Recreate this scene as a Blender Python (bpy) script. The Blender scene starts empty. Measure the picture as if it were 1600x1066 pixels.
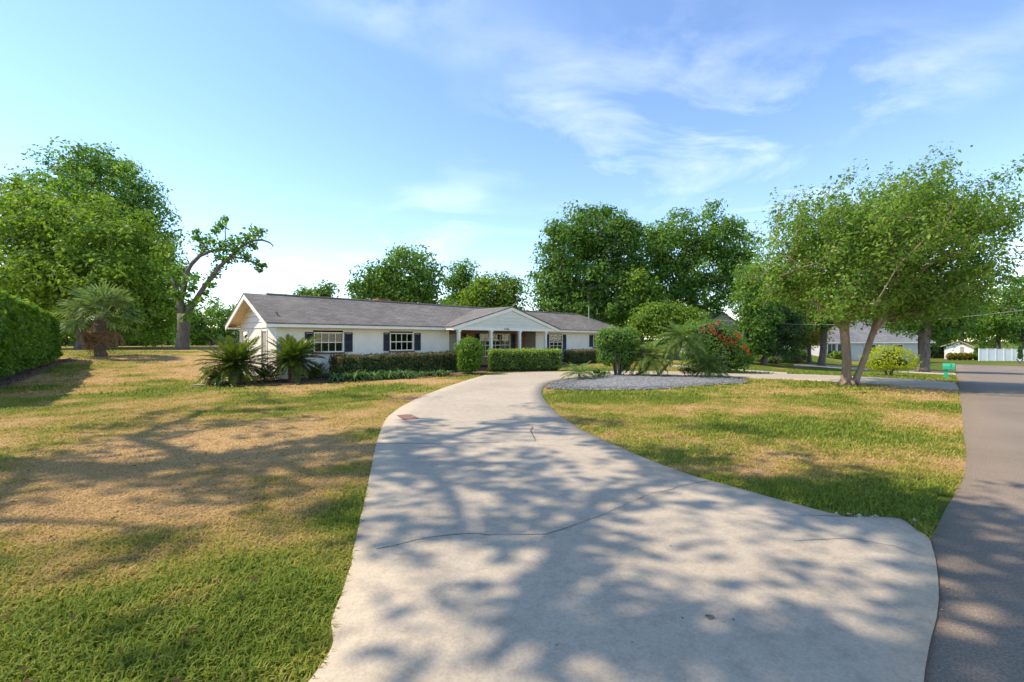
import bpy, math, random
import numpy as np
from mathutils import Vector, Matrix, Euler

# ------------------------------------------------------------------ camera, sky, sun, exposure
scene = bpy.context.scene
H = 1.75                      # eye height
F = 1600 * 16 / 36.0          # focal length in photo pixels
HOR = 530.0                   # horizon row in the photo
cam_d = bpy.data.cameras.new('camera')
cam_d.sensor_width = 36.0
cam_d.lens = 16.0
cam_d.shift_y = -3.0 / 1600
cam_d.clip_start = 0.05
cam_d.clip_end = 3000
cam = bpy.data.objects.new('camera', cam_d)
cam.location = (0, 0, H)
cam.rotation_euler = (math.radians(90), 0, 0)
scene.collection.objects.link(cam)
scene.camera = cam

SUN_DIR = Vector((-0.998, 0.03, 0)).normalized()     # horizontal direction towards the sun
SUN_EL = math.radians(50)
world = bpy.data.worlds.new('World')
scene.world = world
world.use_nodes = True
wn = world.node_tree.nodes
wl = world.node_tree.links
wn.clear()
w_out = wn.new('ShaderNodeOutputWorld')
w_bg = wn.new('ShaderNodeBackground')
w_bg.inputs['Strength'].default_value = 0.13
sky = wn.new('ShaderNodeTexSky')
sky.sky_type = 'NISHITA'
sky.sun_disc = False
sky.sun_elevation = SUN_EL
sky.sun_rotation = math.atan2(SUN_DIR.x, SUN_DIR.y)
sky.air_density = 1.0
sky.dust_density = 0.0
sky.ozone_density = 1.6
tc = wn.new('ShaderNodeTexCoord')
sep = wn.new('ShaderNodeSeparateXYZ')
wl.new(tc.outputs['Generated'], sep.inputs[0])
def wmath(op, a, b=None, clamp=False):
    n = wn.new('ShaderNodeMath'); n.operation = op; n.use_clamp = clamp
    for i, v in enumerate((a, b)):
        if v is None: continue
        if isinstance(v, (int, float)): n.inputs[i].default_value = v
        else: wl.new(v, n.inputs[i])
    return n.outputs[0]
zz = wmath('ADD', wmath('MAXIMUM', sep.outputs[2], 0.0), 0.22)
cx = wmath('DIVIDE', sep.outputs[0], zz)
cy = wmath('DIVIDE', sep.outputs[1], zz)
comb = wn.new('ShaderNodeCombineXYZ')
wl.new(cx, comb.inputs[0]); wl.new(cy, comb.inputs[1])
mp = wn.new('ShaderNodeMapping')
mp.inputs['Location'].default_value = (2.45, 7.45, 0.0)
mp.inputs['Rotation'].default_value = (0, 0, math.radians(-14))
mp.inputs['Scale'].default_value = (0.85, 1.2, 1.0)
wl.new(comb.outputs[0], mp.inputs[0])
nz1 = wn.new('ShaderNodeTexNoise')
nz1.inputs['Scale'].default_value = 2.1; nz1.inputs['Detail'].default_value = 9
nz1.inputs['Roughness'].default_value = 0.58; nz1.inputs['Distortion'].default_value = 0.5
wl.new(mp.outputs[0], nz1.inputs['Vector'])
nz2 = wn.new('ShaderNodeTexNoise')
nz2.inputs['Scale'].default_value = 0.8; nz2.inputs['Detail'].default_value = 3
wl.new(mp.outputs[0], nz2.inputs['Vector'])
cl = wmath('MULTIPLY', wmath('SUBTRACT', nz1.outputs['Fac'], 0.46), 4.0, True)
cl2 = wmath('MULTIPLY', wmath('SUBTRACT', nz2.outputs['Fac'], 0.47), 6.0, True)
cfac = wmath('MULTIPLY', wmath('MULTIPLY', cl, cl2), 0.42, True)
cmix = wn.new('ShaderNodeMixRGB')
wl.new(cfac, cmix.inputs[0]); wl.new(sky.outputs[0], cmix.inputs[1])
cmix.inputs[2].default_value = (7.6, 7.7, 7.9, 1)
hs = wn.new('ShaderNodeHueSaturation'); hs.inputs['Hue'].default_value = 0.503; hs.inputs['Saturation'].default_value = 1.06
wl.new(cmix.outputs[0], hs.inputs['Color'])
wl.new(hs.outputs[0], w_bg.inputs['Color'])
wl.new(w_bg.outputs[0], w_out.inputs['Surface'])

sun_d = bpy.data.lights.new('sun', 'SUN')
sun_d.energy = 2.9
sun_d.angle = math.radians(0.6)
sun_d.color = (1.0, 0.88, 0.70)
sun = bpy.data.objects.new('sun', sun_d)
to_sun = Vector((SUN_DIR.x * math.cos(SUN_EL), SUN_DIR.y * math.cos(SUN_EL), math.sin(SUN_EL)))
sun.rotation_euler = to_sun.to_track_quat('Z', 'Y').to_euler()
sun.location = (0, 0, 60)
scene.collection.objects.link(sun)

vs = scene.view_settings
vs.view_transform = 'Standard'; vs.look = 'None'; vs.exposure = 1.2; vs.gamma = 1.0
vs.use_curve_mapping = False
scene.render.engine = 'CYCLES'
scene.cycles.max_bounces = 8
scene.cycles.transparent_max_bounces = 8

# ------------------------------------------------------------------ helpers
rng = np.random.default_rng(7)
random.seed(7)
COL = scene.collection
UX, UY = 0.697, 0.717         # along the street
VX, VY = -0.717, 0.697        # from the street towards the houses

def sstep(a, b, x):
    t = np.clip((np.asarray(x, dtype=float) - a) / (b - a), 0, 1)
    return t * t * (3 - 2 * t)
def ground(x, y):
    u = UX * np.asarray(x, dtype=float) + UY * np.asarray(y, dtype=float)
    v = VX * np.asarray(x, dtype=float) + VY * np.asarray(y, dtype=float)
    d = np.clip(u - 22, 0, None)
    drop = np.where(d < 8, 0.05 * d * d / 16.0, 0.05 * (d - 4))
    drop = 1.7 * np.tanh(drop / 1.7)
    return 0.9 * sstep(24, 44, v) - drop * sstep(19, 6, v)
def gz(x, y): return float(ground(x, y))
def P(px, py, dz=0.0):
    """point of the ground seen at a photo pixel"""
    r = (px - 800) / F; s = (HOR - py) / F
    lo = 0.5; hi = lo
    while hi < 400 and H + s * hi > gz(r * hi, hi): lo = hi; hi += 0.5
    for _ in range(30):
        m = (lo + hi) / 2
        if H + s * m > gz(r * m, m): lo = m
        else: hi = m
    return Vector((r * hi, hi, gz(r * hi, hi) + dz))
def at(px, py, Y):
    return Vector(((px - 800) / F * Y, Y, H + (HOR - py) / F * Y))

def tag(o, label, cat, group=None, kind=None):
    if label: o['label'] = label
    if cat: o['category'] = cat
    if group: o['group'] = group
    if kind: o['kind'] = kind
    return o
def empty(name, loc, label=None, cat=None, group=None, rz=0.0):
    o = bpy.data.objects.new(name, None)
    o.location = loc; o.rotation_euler = (0, 0, rz); o.empty_display_size = 0.2
    COL.objects.link(o)
    return tag(o, label, cat, group)
def link(name, me, mat=None, parent=None, loc=None):
    o = bpy.data.objects.new(name, me)
    if mat is not None and len(me.materials) == 0: me.materials.append(mat)
    COL.objects.link(o)
    if parent is not None: o.parent = parent
    if loc is not None: o.location = loc
    return o
def np_mesh(name, V, Q, tint=None, k=4, smooth=False):
    me = bpy.data.meshes.new(name)
    V = np.asarray(V, dtype=np.float32); Q = np.asarray(Q, dtype=np.int32)
    me.vertices.add(len(V)); me.vertices.foreach_set('co', V.ravel())
    me.loops.add(Q.size); me.loops.foreach_set('vertex_index', Q.ravel())
    me.polygons.add(len(Q)); me.polygons.foreach_set('loop_start', np.arange(0, Q.size, k, dtype=np.int32))
    if smooth: me.polygons.foreach_set('use_smooth', np.ones(len(Q), dtype=bool))
    me.update(calc_edges=True)
    if tint is not None:
        a = me.attributes.new('tint', 'FLOAT', 'FACE'); a.data.foreach_set('value', np.asarray(tint, dtype=np.float32))
    return me
class MB:
    """collects faces for one mesh"""
    def __init__(s): s.v = []; s.f = []
    def poly(s, pts):
        n = len(s.v); s.v += [tuple(p) for p in pts]; s.f.append(tuple(range(n, n + len(pts)))); return s
    def box(s, a, b):
        (x0, y0, z0), (x1, y1, z1) = a, b
        n = len(s.v)
        s.v += [(x0,y0,z0),(x1,y0,z0),(x1,y1,z0),(x0,y1,z0),(x0,y0,z1),(x1,y0,z1),(x1,y1,z1),(x0,y1,z1)]
        for f in ((0,3,2,1),(4,5,6,7),(0,1,5,4),(1,2,6,5),(2,3,7,6),(3,0,4,7)): s.f.append(tuple(n + i for i in f))
        return s
    def prism(s, pts, d):
        """polygon pts extruded by vector d"""
        n = len(s.v); k = len(pts)
        s.v += [tuple(p) for p in pts] + [tuple(Vector(p) + Vector(d)) for p in pts]
        s.f.append(tuple(range(n, n + k))); s.f.append(tuple(range(n + 2 * k - 1, n + k - 1, -1)))
        for i in range(k):
            j = (i + 1) % k; s.f.append((n + i, n + k + i, n + k + j, n + j))
        return s
    def tube(s, pts, rad, sides=7, cap=True):
        pts = [Vector(p) for p in pts]; n0 = len(s.v)
        up = Vector((0.13, 0.27, 1)).normalized()
        for i, p in enumerate(pts):
            d = (pts[min(i + 1, len(pts) - 1)] - pts[max(i - 1, 0)]).normalized()
            a = d.cross(up)
            if a.length < 0.1: a = d.cross(Vector((1, 0, 0)))
            a.normalize(); b = d.cross(a)
            r = rad[i] if hasattr(rad, '__len__') else rad
            for k in range(sides):
                t = 2 * math.pi * k / sides
                s.v.append(tuple(p + a * (r * math.cos(t)) + b * (r * math.sin(t))))
        for i in range(len(pts) - 1):
            for k in range(sides):
                j = (k + 1) % sides
                s.f.append((n0 + i * sides + k, n0 + i * sides + j, n0 + (i + 1) * sides + j, n0 + (i + 1) * sides + k))
        if cap:
            s.f.append(tuple(n0 + (len(pts) - 1) * sides + k for k in range(sides)))
            s.f.append(tuple(n0 + k for k in reversed(range(sides))))
        return s
    def mesh(s, name, smooth=False):
        me = bpy.data.meshes.new(name); me.from_pydata(s.v, [], s.f); me.update()
        if smooth: me.polygons.foreach_set('use_smooth', np.ones(len(me.polygons), dtype=bool))
        return me
    def build(s, name, mat, parent=None, smooth=False):
        return link(name, s.mesh(name, smooth), mat, parent)

# value noise for layout (wear of the lawn, lumpy hedges)
_h = rng.random((64, 64))
def vnoise(x, y):
    x = np.asarray(x, dtype=float); y = np.asarray(y, dtype=float)
    xi = np.floor(x).astype(int); yi = np.floor(y).astype(int)
    fx = x - xi; fy = y - yi
    fx = fx * fx * (3 - 2 * fx); fy = fy * fy * (3 - 2 * fy)
    a = _h[xi % 64, yi % 64]; b = _h[(xi + 1) % 64, yi % 64]; c = _h[xi % 64, (yi + 1) % 64]; d = _h[(xi + 1) % 64, (yi + 1) % 64]
    return (a * (1 - fx) + b * fx) * (1 - fy) + (c * (1 - fx) + d * fx) * fy
def fbm(x, y, n=4):
    s = 0; a = 0.5
    for i in range(n):
        s = s + a * vnoise(x * 2 ** i + 11.3 * i, y * 2 ** i + 5.7 * i); a *= 0.5
    return s / (1 - 0.5 ** n)
def dryness(x, y):
    """0 green turf ... 1 straw; patches of the real lawn"""
    x = np.asarray(x, dtype=float); y = np.asarray(y, dtype=float)
    n = fbm(x * 0.42 + 3.1, y * 0.42 + 9.2, 4) * 0.62 + fbm(x * 2.3, y * 2.3, 3) * 0.38
    base = (n - 0.5) * 2.9 + 0.54
    def blob(cx, cy, rx, ry): return np.exp(-(((x - cx) / rx) ** 2 + ((y - cy) / ry) ** 2))
    base = base + 0.55 * blob(-5.2, 7.2, 3.4, 1.6) + 0.4 * blob(-4.6, 4.6, 1.8, 0.7) + 0.5 * blob(-17, 26, 8, 7)
    base = base - 0.28 * blob(-2.3, 2.9, 2.0, 1.1) - 0.45 * blob(-1.7, 4.2, 0.7, 2.5) - 0.3 * blob(-8, 15.5, 6, 2)
    base = base - 0.5 * blob(3.6, 4.9, 2.0, 0.8) + 0.9 * blob(3.25, 6.05, 0.35, 0.22) - 0.22 * blob(6, 11, 6, 6) + 0.25 * blob(9, 10, 2.5, 1.5) - 0.75 * blob(24, 30, 14, 11) - 0.2 * blob(4, 13, 4, 3)
    base = base - 0.7 * sstep(40, 58, UX * x + UY * y)
    return np.clip(base, 0, 1)

# ------------------------------------------------------------------ materials
def new_mat(name):
    m = bpy.data.materials.new(name); m.use_nodes = True
    nt = m.node_tree; b = nt.nodes['Principled BSDF']
    return m, nt, b
def nd(nt, t, **kw):
    n = nt.nodes.new(t)
    for k, v in kw.items():
        if k in n.inputs: n.inputs[k].default_value = v
        else: setattr(n, k, v)
    return n
def ramp(nt, fac, stops):
    r = nt.nodes.new('ShaderNodeValToRGB')
    while len(r.color_ramp.elements) < len(stops): r.color_ramp.elements.new(0.5)
    for e, (p, c) in zip(r.color_ramp.elements, stops): e.position = p; e.color = (*c, 1)
    nt.links.new(fac, r.inputs[0]); return r.outputs[0]
def bump(nt, b, height, strength=0.3, dist=0.02):
    n = nt.nodes.new('ShaderNodeBump'); n.inputs['Strength'].default_value = strength; n.inputs['Distance'].default_value = dist
    nt.links.new(height, n.inputs['Height']); nt.links.new(n.outputs[0], b.inputs['Normal'])
def objco(nt):
    return nt.nodes.new('ShaderNodeTexCoord').outputs['Object']
def paint(name, col, rough=0.55, var=0.06, scale=3.0, bmp=0.0):
    m, nt, b = new_mat(name)
    n = nd(nt, 'ShaderNodeTexNoise', Scale=scale, Detail=6.0, Roughness=0.65)
    nt.links.new(objco(nt), n.inputs['Vector'])
    lo = tuple(max(0, c * (1 - 2.2 * var)) for c in col); hi = tuple(min(1, c * (1 + var)) for c in col)
    nt.links.new(ramp(nt, n.outputs['Fac'], [(0.3, lo), (0.6, hi)]), b.inputs['Base Color'])
    b.inputs['Roughness'].default_value = rough
    if bmp: bump(nt, b, n.outputs['Fac'], bmp, 0.02)
    return m
def leaf_mat(name, dark, mid, light, trans=0.48, rough=0.6, spec=0.15):
    m, nt, b = new_mat(name)
    at_ = nd(nt, 'ShaderNodeAttribute', attribute_name='tint')
    c = ramp(nt, at_.outputs['Fac'], [(0.0, dark), (0.5, mid), (1.0, light)])
    nt.links.new(c, b.inputs['Base Color'])
    b.inputs['Roughness'].default_value = rough
    b.inputs['Specular IOR Level'].default_value = spec
    tr = nt.nodes.new('ShaderNodeBsdfTranslucent')
    br = nd(nt, 'ShaderNodeHueSaturation', Saturation=1.1, Value=1.5)
    nt.links.new(c, br.inputs['Color']); nt.links.new(br.outputs[0], tr.inputs['Color'])
    mx = nt.nodes.new('ShaderNodeMixShader'); mx.inputs[0].default_value = trans
    nt.links.new(b.outputs[0], mx.inputs[1]); nt.links.new(tr.outputs[0], mx.inputs[2])
    nt.links.new(mx.outputs[0], nt.nodes['Material Output'].inputs['Surface'])
    return m
def bark_mat(name, a, b_, scale=6.0):
    m, nt, b = new_mat(name)
    mpn = nd(nt, 'ShaderNodeMapping'); mpn.inputs['Scale'].default_value = (1, 1, 0.25)
    nt.links.new(objco(nt), mpn.inputs[0])
    n = nd(nt, 'ShaderNodeTexNoise', Scale=scale, Detail=8.0, Roughness=0.7)
    nt.links.new(mpn.outputs[0], n.inputs['Vector'])
    nt.links.new(ramp(nt, n.outputs['Fac'], [(0.3, a), (0.68, b_)]), b.inputs['Base Color'])
    b.inputs['Roughness'].default_value = 0.9
    bump(nt, b, n.outputs['Fac'], 0.7, 0.05)
    return m

M = {}
M['oak_leaf'] = leaf_mat('oak_leaf', (0.054, 0.109, 0.025), (0.122, 0.229, 0.044), (0.243, 0.370, 0.066))
M['dark_leaf'] = leaf_mat('dark_leaf', (0.023, 0.054, 0.021), (0.057, 0.108, 0.033), (0.121, 0.179, 0.045))
M['bright_leaf'] = leaf_mat('bright_leaf', (0.077, 0.138, 0.022), (0.183, 0.284, 0.037), (0.329, 0.449, 0.068), 0.4)
M['hedge_leaf'] = leaf_mat('hedge_leaf', (0.052, 0.114, 0.015), (0.118, 0.220, 0.024), (0.238, 0.350, 0.046), 0.35)
M['box_leaf'] = leaf_mat('box_leaf', (0.051, 0.101, 0.023), (0.118, 0.203, 0.043), (0.321, 0.423, 0.075), 0.3)
M['bronze_leaf'] = leaf_mat('bronze_leaf', (0.035, 0.065, 0.024), (0.09, 0.13, 0.04), (0.26, 0.19, 0.085), 0.25)  # dark green leaves running to bronze
M['myrtle_leaf'] = leaf_mat('myrtle_leaf', (0.061, 0.125, 0.025), (0.149, 0.259, 0.036), (0.279, 0.383, 0.062), 0.42)
M['lime_leaf'] = leaf_mat('lime_leaf', (0.22, 0.27, 0.012), (0.38, 0.42, 0.02), (0.50, 0.52, 0.05), 0.45)
M['cycad_leaf'] = leaf_mat('cycad_leaf', (0.035, 0.068, 0.012), (0.084, 0.143, 0.022), (0.194, 0.236, 0.037), 0.25, 0.35, 0.5)
M['date_leaf'] = leaf_mat('date_leaf', (0.052, 0.104, 0.026), (0.117, 0.195, 0.046), (0.208, 0.286, 0.078), 0.35)
M['fan_leaf'] = leaf_mat('fan_leaf', (0.047, 0.095, 0.030), (0.115, 0.182, 0.054), (0.230, 0.284, 0.095), 0.3, 0.6, 0.15)
M['dead_leaf'] = leaf_mat('dead_leaf', (0.12, 0.07, 0.035), (0.24, 0.15, 0.08), (0.36, 0.25, 0.14), 0.2, 0.8, 0.1)
M['strap_leaf'] = leaf_mat('strap_leaf', (0.038, 0.090, 0.027), (0.083, 0.165, 0.042), (0.180, 0.270, 0.075), 0.25)
M['flower_red'] = leaf_mat('flower_red', (0.30, 0.03, 0.015), (0.5, 0.07, 0.03), (0.6, 0.16, 0.06), 0.35)
M['orange_leaf'] = leaf_mat('orange_leaf', (0.14, 0.13, 0.012), (0.28, 0.24, 0.02), (0.42, 0.30, 0.03), 0.4)
M['bark'] = bark_mat('bark', (0.07, 0.055, 0.042), (0.20, 0.165, 0.13))
M['myrtle_bark'] = bark_mat('myrtle_bark', (0.17, 0.105, 0.06), (0.36, 0.26, 0.17), 3.5)
M['palm_bark'] = bark_mat('palm_bark', (0.07, 0.045, 0.03), (0.22, 0.15, 0.10), 9)
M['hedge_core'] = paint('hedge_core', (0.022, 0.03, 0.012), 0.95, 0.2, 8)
M['white'] = paint('white_paint', (0.88, 0.80, 0.69), 0.5, 0.035, 1.6)
M['trim'] = paint('white_trim', (0.89, 0.83, 0.74), 0.45, 0.03, 2.0)
M['cream'] = paint('cream_paint', (0.74, 0.70, 0.60), 0.55, 0.04, 1.6)
M['soffit'] = paint('soffit_wood', (0.62, 0.50, 0.36), 0.6, 0.08, 2.0)
M['shutter'] = paint('shutter_paint', (0.022, 0.022, 0.032), 0.45, 0.12, 6)
M['door'] = paint('door_paint', (0.42, 0.41, 0.36), 0.5, 0.05, 3)
M['taupe'] = paint('taupe_paint', (0.42, 0.36, 0.30), 0.6, 0.05, 3)
M['metal'] = paint('dull_metal', (0.45, 0.45, 0.44), 0.4, 0.08, 9)
M['black'] = paint('black_metal', (0.02, 0.02, 0.02), 0.4, 0.1, 9)
M['mailbox'] = paint('green_paint', (0.03, 0.36, 0.20), 0.4, 0.08, 5)
M['fence'] = paint('white_vinyl', (0.83, 0.82, 0.80), 0.4, 0.03, 1)
M['tan_roof'] = paint('tan_roof', (0.46, 0.34, 0.20), 0.8, 0.1, 6)
M['grey_wall'] = paint('grey_wall', (0.50, 0.50, 0.52), 0.7, 0.05, 2)
M['rust'] = paint('rusty_brick_red', (0.22, 0.10, 0.075), 0.8, 0.2, 14, 0.3)
M['edge_dirt'] = paint('edge_dirt', (0.06, 0.05, 0.04), 0.95, 0.2, 20)
M['crack'] = paint('crack_dirt', (0.15, 0.13, 0.105), 0.95, 0.2, 20)
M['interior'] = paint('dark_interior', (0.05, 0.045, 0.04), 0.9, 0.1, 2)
M['curtain'] = paint('curtain', (0.55, 0.53, 0.48), 0.9, 0.1, 5)

def glass_mat():
    m, nt, b = new_mat('window_glass')
    b.inputs['Base Color'].default_value = (0.9, 0.95, 0.93, 1)
    gl = nd(nt, 'ShaderNodeBsdfGlossy', Roughness=0.02); gl.inputs['Color'].default_value = (0.9, 0.95, 1, 1)
    tr = nt.nodes.new('ShaderNodeBsdfTransparent'); tr.inputs['Color'].default_value = (0.62, 0.66, 0.64, 1)
    fr = nd(nt, 'ShaderNodeFresnel', IOR=1.5)
    mx = nt.nodes.new('ShaderNodeMixShader')
    nt.links.new(fr.outputs[0], mx.inputs[0]); nt.links.new(tr.outputs[0], mx.inputs[1]); nt.links.new(gl.outputs[0], mx.inputs[2])
    nt.links.new(mx.outputs[0], nt.nodes['Material Output'].inputs['Surface'])
    return m
M['glass'] = glass_mat()

def shingle_mat(name, a, b_):
    m, nt, b = new_mat(name)
    co = objco(nt)
    br = nd(nt, 'ShaderNodeTexBrick', Scale=1.0)
    br.inputs['Brick Width'].default_value = 0.32; br.inputs['Row Height'].default_value = 0.145
    br.inputs['Mortar Size'].default_value = 0.008; br.inputs['Mortar Smooth'].default_value = 0.3
    br.inputs['Color1'].default_value = (*a, 1); br.inputs['Color2'].default_value = (*b_, 1)
    br.inputs['Mortar'].default_value = (*[c * 0.45 for c in a], 1)
    nt.links.new(co, br.inputs['Vector'])
    n = nd(nt, 'ShaderNodeTexNoise', Scale=0.5, Detail=7.0, Roughness=0.7)
    nt.links.new(co, n.inputs['Vector'])
    n2 = nd(nt, 'ShaderNodeTexNoise', Scale=40.0, Detail=3.0)
    nt.links.new(co, n2.inputs['Vector'])
    mx = nd(nt, 'ShaderNodeMixRGB', blend_type='MULTIPLY'); mx.inputs[0].default_value = 1
    nt.links.new(br.outputs['Color'], mx.inputs[1])
    nt.links.new(ramp(nt, n.outputs['Fac'], [(0.3, (0.66, 0.66, 0.66)), (0.7, (1.15, 1.12, 1.08))]), mx.inputs[2])
    mx2 = nd(nt, 'ShaderNodeMixRGB', blend_type='MULTIPLY'); mx2.inputs[0].default_value = 1
    nt.links.new(mx.outputs[0], mx2.inputs[1])
    nt.links.new(ramp(nt, n2.outputs['Fac'], [(0.3, (0.7, 0.7, 0.7)), (0.7, (1.2, 1.2, 1.2))]), mx2.inputs[2])
    nt.links.new(mx2.outputs[0], b.inputs['Base Color'])
    b.inputs['Roughness'].default_value = 0.92
    bump(nt, b, br.outputs['Fac'], -0.5, 0.02)
    return m
M['shingle'] = shingle_mat('asphalt_shingle', (0.152, 0.137, 0.122), (0.225, 0.205, 0.185))
M['grey_roof'] = shingle_mat('grey_shingle', (0.20, 0.19, 0.19), (0.28, 0.27, 0.27))
def brick_mat():
    m, nt, b = new_mat('red_brick')
    mpn = nd(nt, 'ShaderNodeMapping'); mpn.inputs['Rotation'].default_value = (math.radians(-90), 0, 0)
    nt.links.new(objco(nt), mpn.inputs[0])
    br = nd(nt, 'ShaderNodeTexBrick', Scale=1.0)
    br.inputs['Brick Width'].default_value = 0.21; br.inputs['Row Height'].default_value = 0.075
    br.inputs['Mortar Size'].default_value = 0.006
    br.inputs['Color1'].default_value = (0.28, 0.115, 0.055, 1); br.inputs['Color2'].default_value = (0.40, 0.19, 0.09, 1)
    br.inputs['Mortar'].default_value = (0.36, 0.28, 0.22, 1)
    nt.links.new(mpn.outputs[0], br.inputs['Vector'])
    nt.links.new(br.outputs['Color'], b.inputs['Base Color'])
    b.inputs['Roughness'].default_value = 0.85
    bump(nt, b, br.outputs['Fac'], -0.4, 0.01)
    return m
M['brick'] = brick_mat()
def concrete_mat():
    m, nt, b = new_mat('concrete')
    co = objco(nt)
    n1 = nd(nt, 'ShaderNodeTexNoise', Scale=0.5, Detail=8.0, Roughness=0.65)
    n2 = nd(nt, 'ShaderNodeTexNoise', Scale=60.0, Detail=4.0, Roughness=0.7)
    n3 = nd(nt, 'ShaderNodeTexVoronoi', Scale=95.0)
    n4 = nd(nt, 'ShaderNodeTexNoise', Scale=7.0, Detail=6.0, Roughness=0.75)
    for n in (n1, n2, n3, n4): nt.links.new(co, n.inputs['Vector'])
    c = ramp(nt, n1.outputs['Fac'], [(0.28, (0.365, 0.30, 0.222)), (0.5, (0.43, 0.355, 0.265)), (0.72, (0.475, 0.395, 0.298))])
    mx = nd(nt, 'ShaderNodeMixRGB', blend_type='MULTIPLY'); mx.inputs[0].default_value = 1
    nt.links.new(c, mx.inputs[1])
    nt.links.new(ramp(nt, n2.outputs['Fac'], [(0.3, (0.80, 0.80, 0.80)), (0.62, (1.04, 1.04, 1.03))]), mx.inputs[2])
    mx2 = nd(nt, 'ShaderNodeMixRGB', blend_type='MULTIPLY'); mx2.inputs[0].default_value = 1
    nt.links.new(mx.outputs[0], mx2.inputs[1])
    nt.links.new(ramp(nt, n3.outputs['Distance'], [(0.05, (0.62, 0.61, 0.60)), (0.22, (1, 1, 1))]), mx2.inputs[2])
    mx3 = nd(nt, 'ShaderNodeMixRGB', blend_type='MULTIPLY'); mx3.inputs[0].default_value = 1
    nt.links.new(mx2.outputs[0], mx3.inputs[1])
    nt.links.new(ramp(nt, n4.outputs['Fac'], [(0.28, (0.76, 0.75, 0.74)), (0.52, (1, 1, 1))]), mx3.inputs[2])
    nt.links.new(mx3.outputs[0], b.inputs['Base Color'])
    b.inputs['Roughness'].default_value = 0.88
    bump(nt, b, n2.outputs['Fac'], 0.35, 0.008)
    return m
M['concrete'] = concrete_mat()
def asphalt_mat():
    m, nt, b = new_mat('asphalt')
    co = objco(nt)
    n1 = nd(nt, 'ShaderNodeTexNoise', Scale=0.35, Detail=7.0, Roughness=0.65)
    n2 = nd(nt, 'ShaderNodeTexNoise', Scale=70.0, Detail=4.0, Roughness=0.75)
    n3 = nd(nt, 'ShaderNodeTexVoronoi', Scale=85.0)
    for n in (n1, n2, n3): nt.links.new(co, n.inputs['Vector'])
    c = ramp(nt, n1.outputs['Fac'], [(0.3, (0.195, 0.15, 0.108)), (0.7, (0.27, 0.208, 0.152))])
    mx = nd(nt, 'ShaderNodeMixRGB', blend_type='MULTIPLY'); mx.inputs[0].default_value = 1
    nt.links.new(c, mx.inputs[1])
    nt.links.new(ramp(nt, n2.outputs['Fac'], [(0.32, (0.55, 0.55, 0.55)), (0.66, (1.3, 1.28, 1.25))]), mx.inputs[2])
    mx2 = nd(nt, 'ShaderNodeMixRGB', blend_type='MULTIPLY'); mx2.inputs[0].default_value = 1
    nt.links.new(mx.outputs[0], mx2.inputs[1])
    nt.links.new(ramp(nt, n3.outputs['Distance'], [(0.1, (1.35, 1.33, 1.3)), (0.35, (0.9, 0.9, 0.9))]), mx2.inputs[2])
    nt.links.new(mx2.outputs[0], b.inputs['Base Color'])
    b.inputs['Roughness'].default_value = 0.85
    bump(nt, b, n2.outputs['Fac'], 0.6, 0.012)
    return m
M['asphalt'] = asphalt_mat()
def turf_mat(name, blade):
    m, nt, b = new_mat(name)
    at_ = nd(nt, 'ShaderNodeAttribute', attribute_name='tint')
    fac = at_.outputs['Fac']
    if not blade:
        n = nd(nt, 'ShaderNodeTexNoise', Scale=9.0, Detail=8.0, Roughness=0.75)
        nt.links.new(objco(nt), n.inputs['Vector'])
        ma = nd(nt, 'ShaderNodeMath', operation='MULTIPLY_ADD'); ma.inputs[1].default_value = 0.9; 
        nt.links.new(n.outputs['Fac'], ma.inputs[0])
        sb = nd(nt, 'ShaderNodeMath', operation='SUBTRACT'); sb.inputs[1].default_value = 0.45
        nt.links.new(fac, sb.inputs[0]); nt.links.new(sb.outputs[0], ma.inputs[2])
        fac = ma.outputs[0]
        stops = [(0.0, (0.09, 0.115, 0.018)), (0.35, (0.18, 0.18, 0.035)), (0.65, (0.34, 0.23, 0.075)), (1.0, (0.44, 0.285, 0.13))]
        bump(nt, b, n.outputs['Fac'], 0.8, 0.05)
    else:
        stops = [(0.0, (0.17, 0.24, 0.025)), (0.35, (0.31, 0.32, 0.04)), (0.62, (0.49, 0.35, 0.10)), (1.0, (0.60, 0.40, 0.21))]
    c = ramp(nt, fac, stops)
    nt.links.new(c, b.inputs['Base Color'])
    b.inputs['Roughness'].default_value = 0.7 if blade else 0.95
    b.inputs['Specular IOR Level'].default_value = 0.25 if blade else 0.05
    if blade:
        tr = nt.nodes.new('ShaderNodeBsdfTranslucent'); nt.links.new(c, tr.inputs['Color'])
        mx = nt.nodes.new('ShaderNodeMixShader'); mx.inputs[0].default_value = 0.4
        nt.links.new(b.outputs[0], mx.inputs[1]); nt.links.new(tr.outputs[0], mx.inputs[2])
        nt.links.new(mx.outputs[0], nt.nodes['Material Output'].inputs['Surface'])
    return m
M['soil_turf'] = turf_mat('turf_ground', False)
M['blade'] = turf_mat('grass_blade', True)
def speckle(name, stops, scale, bmp=0.8):
    m, nt, b = new_mat(name)
    v = nd(nt, 'ShaderNodeTexVoronoi', Scale=scale)
    co = objco(nt); nt.links.new(co, v.inputs['Vector'])
    sp = nt.nodes.new('ShaderNodeSeparateColor'); nt.links.new(v.outputs['Color'], sp.inputs[0])
    nt.links.new(ramp(nt, sp.outputs[0], stops), b.inputs['Base Color'])
    b.inputs['Roughness'].default_value = 0.9
    bump(nt, b, v.outputs['Distance'], bmp, 0.03)
    return m
M['gravel'] = speckle('gravel', [(0, (0.07, 0.07, 0.075)), (0.5, (0.16, 0.157, 0.155)), (1, (0.36, 0.35, 0.34))], 22)
M['mulch'] = speckle('leaf_mulch', [(0, (0.06, 0.03, 0.018)), (0.5, (0.14, 0.07, 0.04)), (1, (0.27, 0.16, 0.09))], 16)
M['sand'] = speckle('bare_sand', [(0, (0.16, 0.12, 0.08)), (1, (0.30, 0.235, 0.165))], 30, 0.3)
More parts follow.
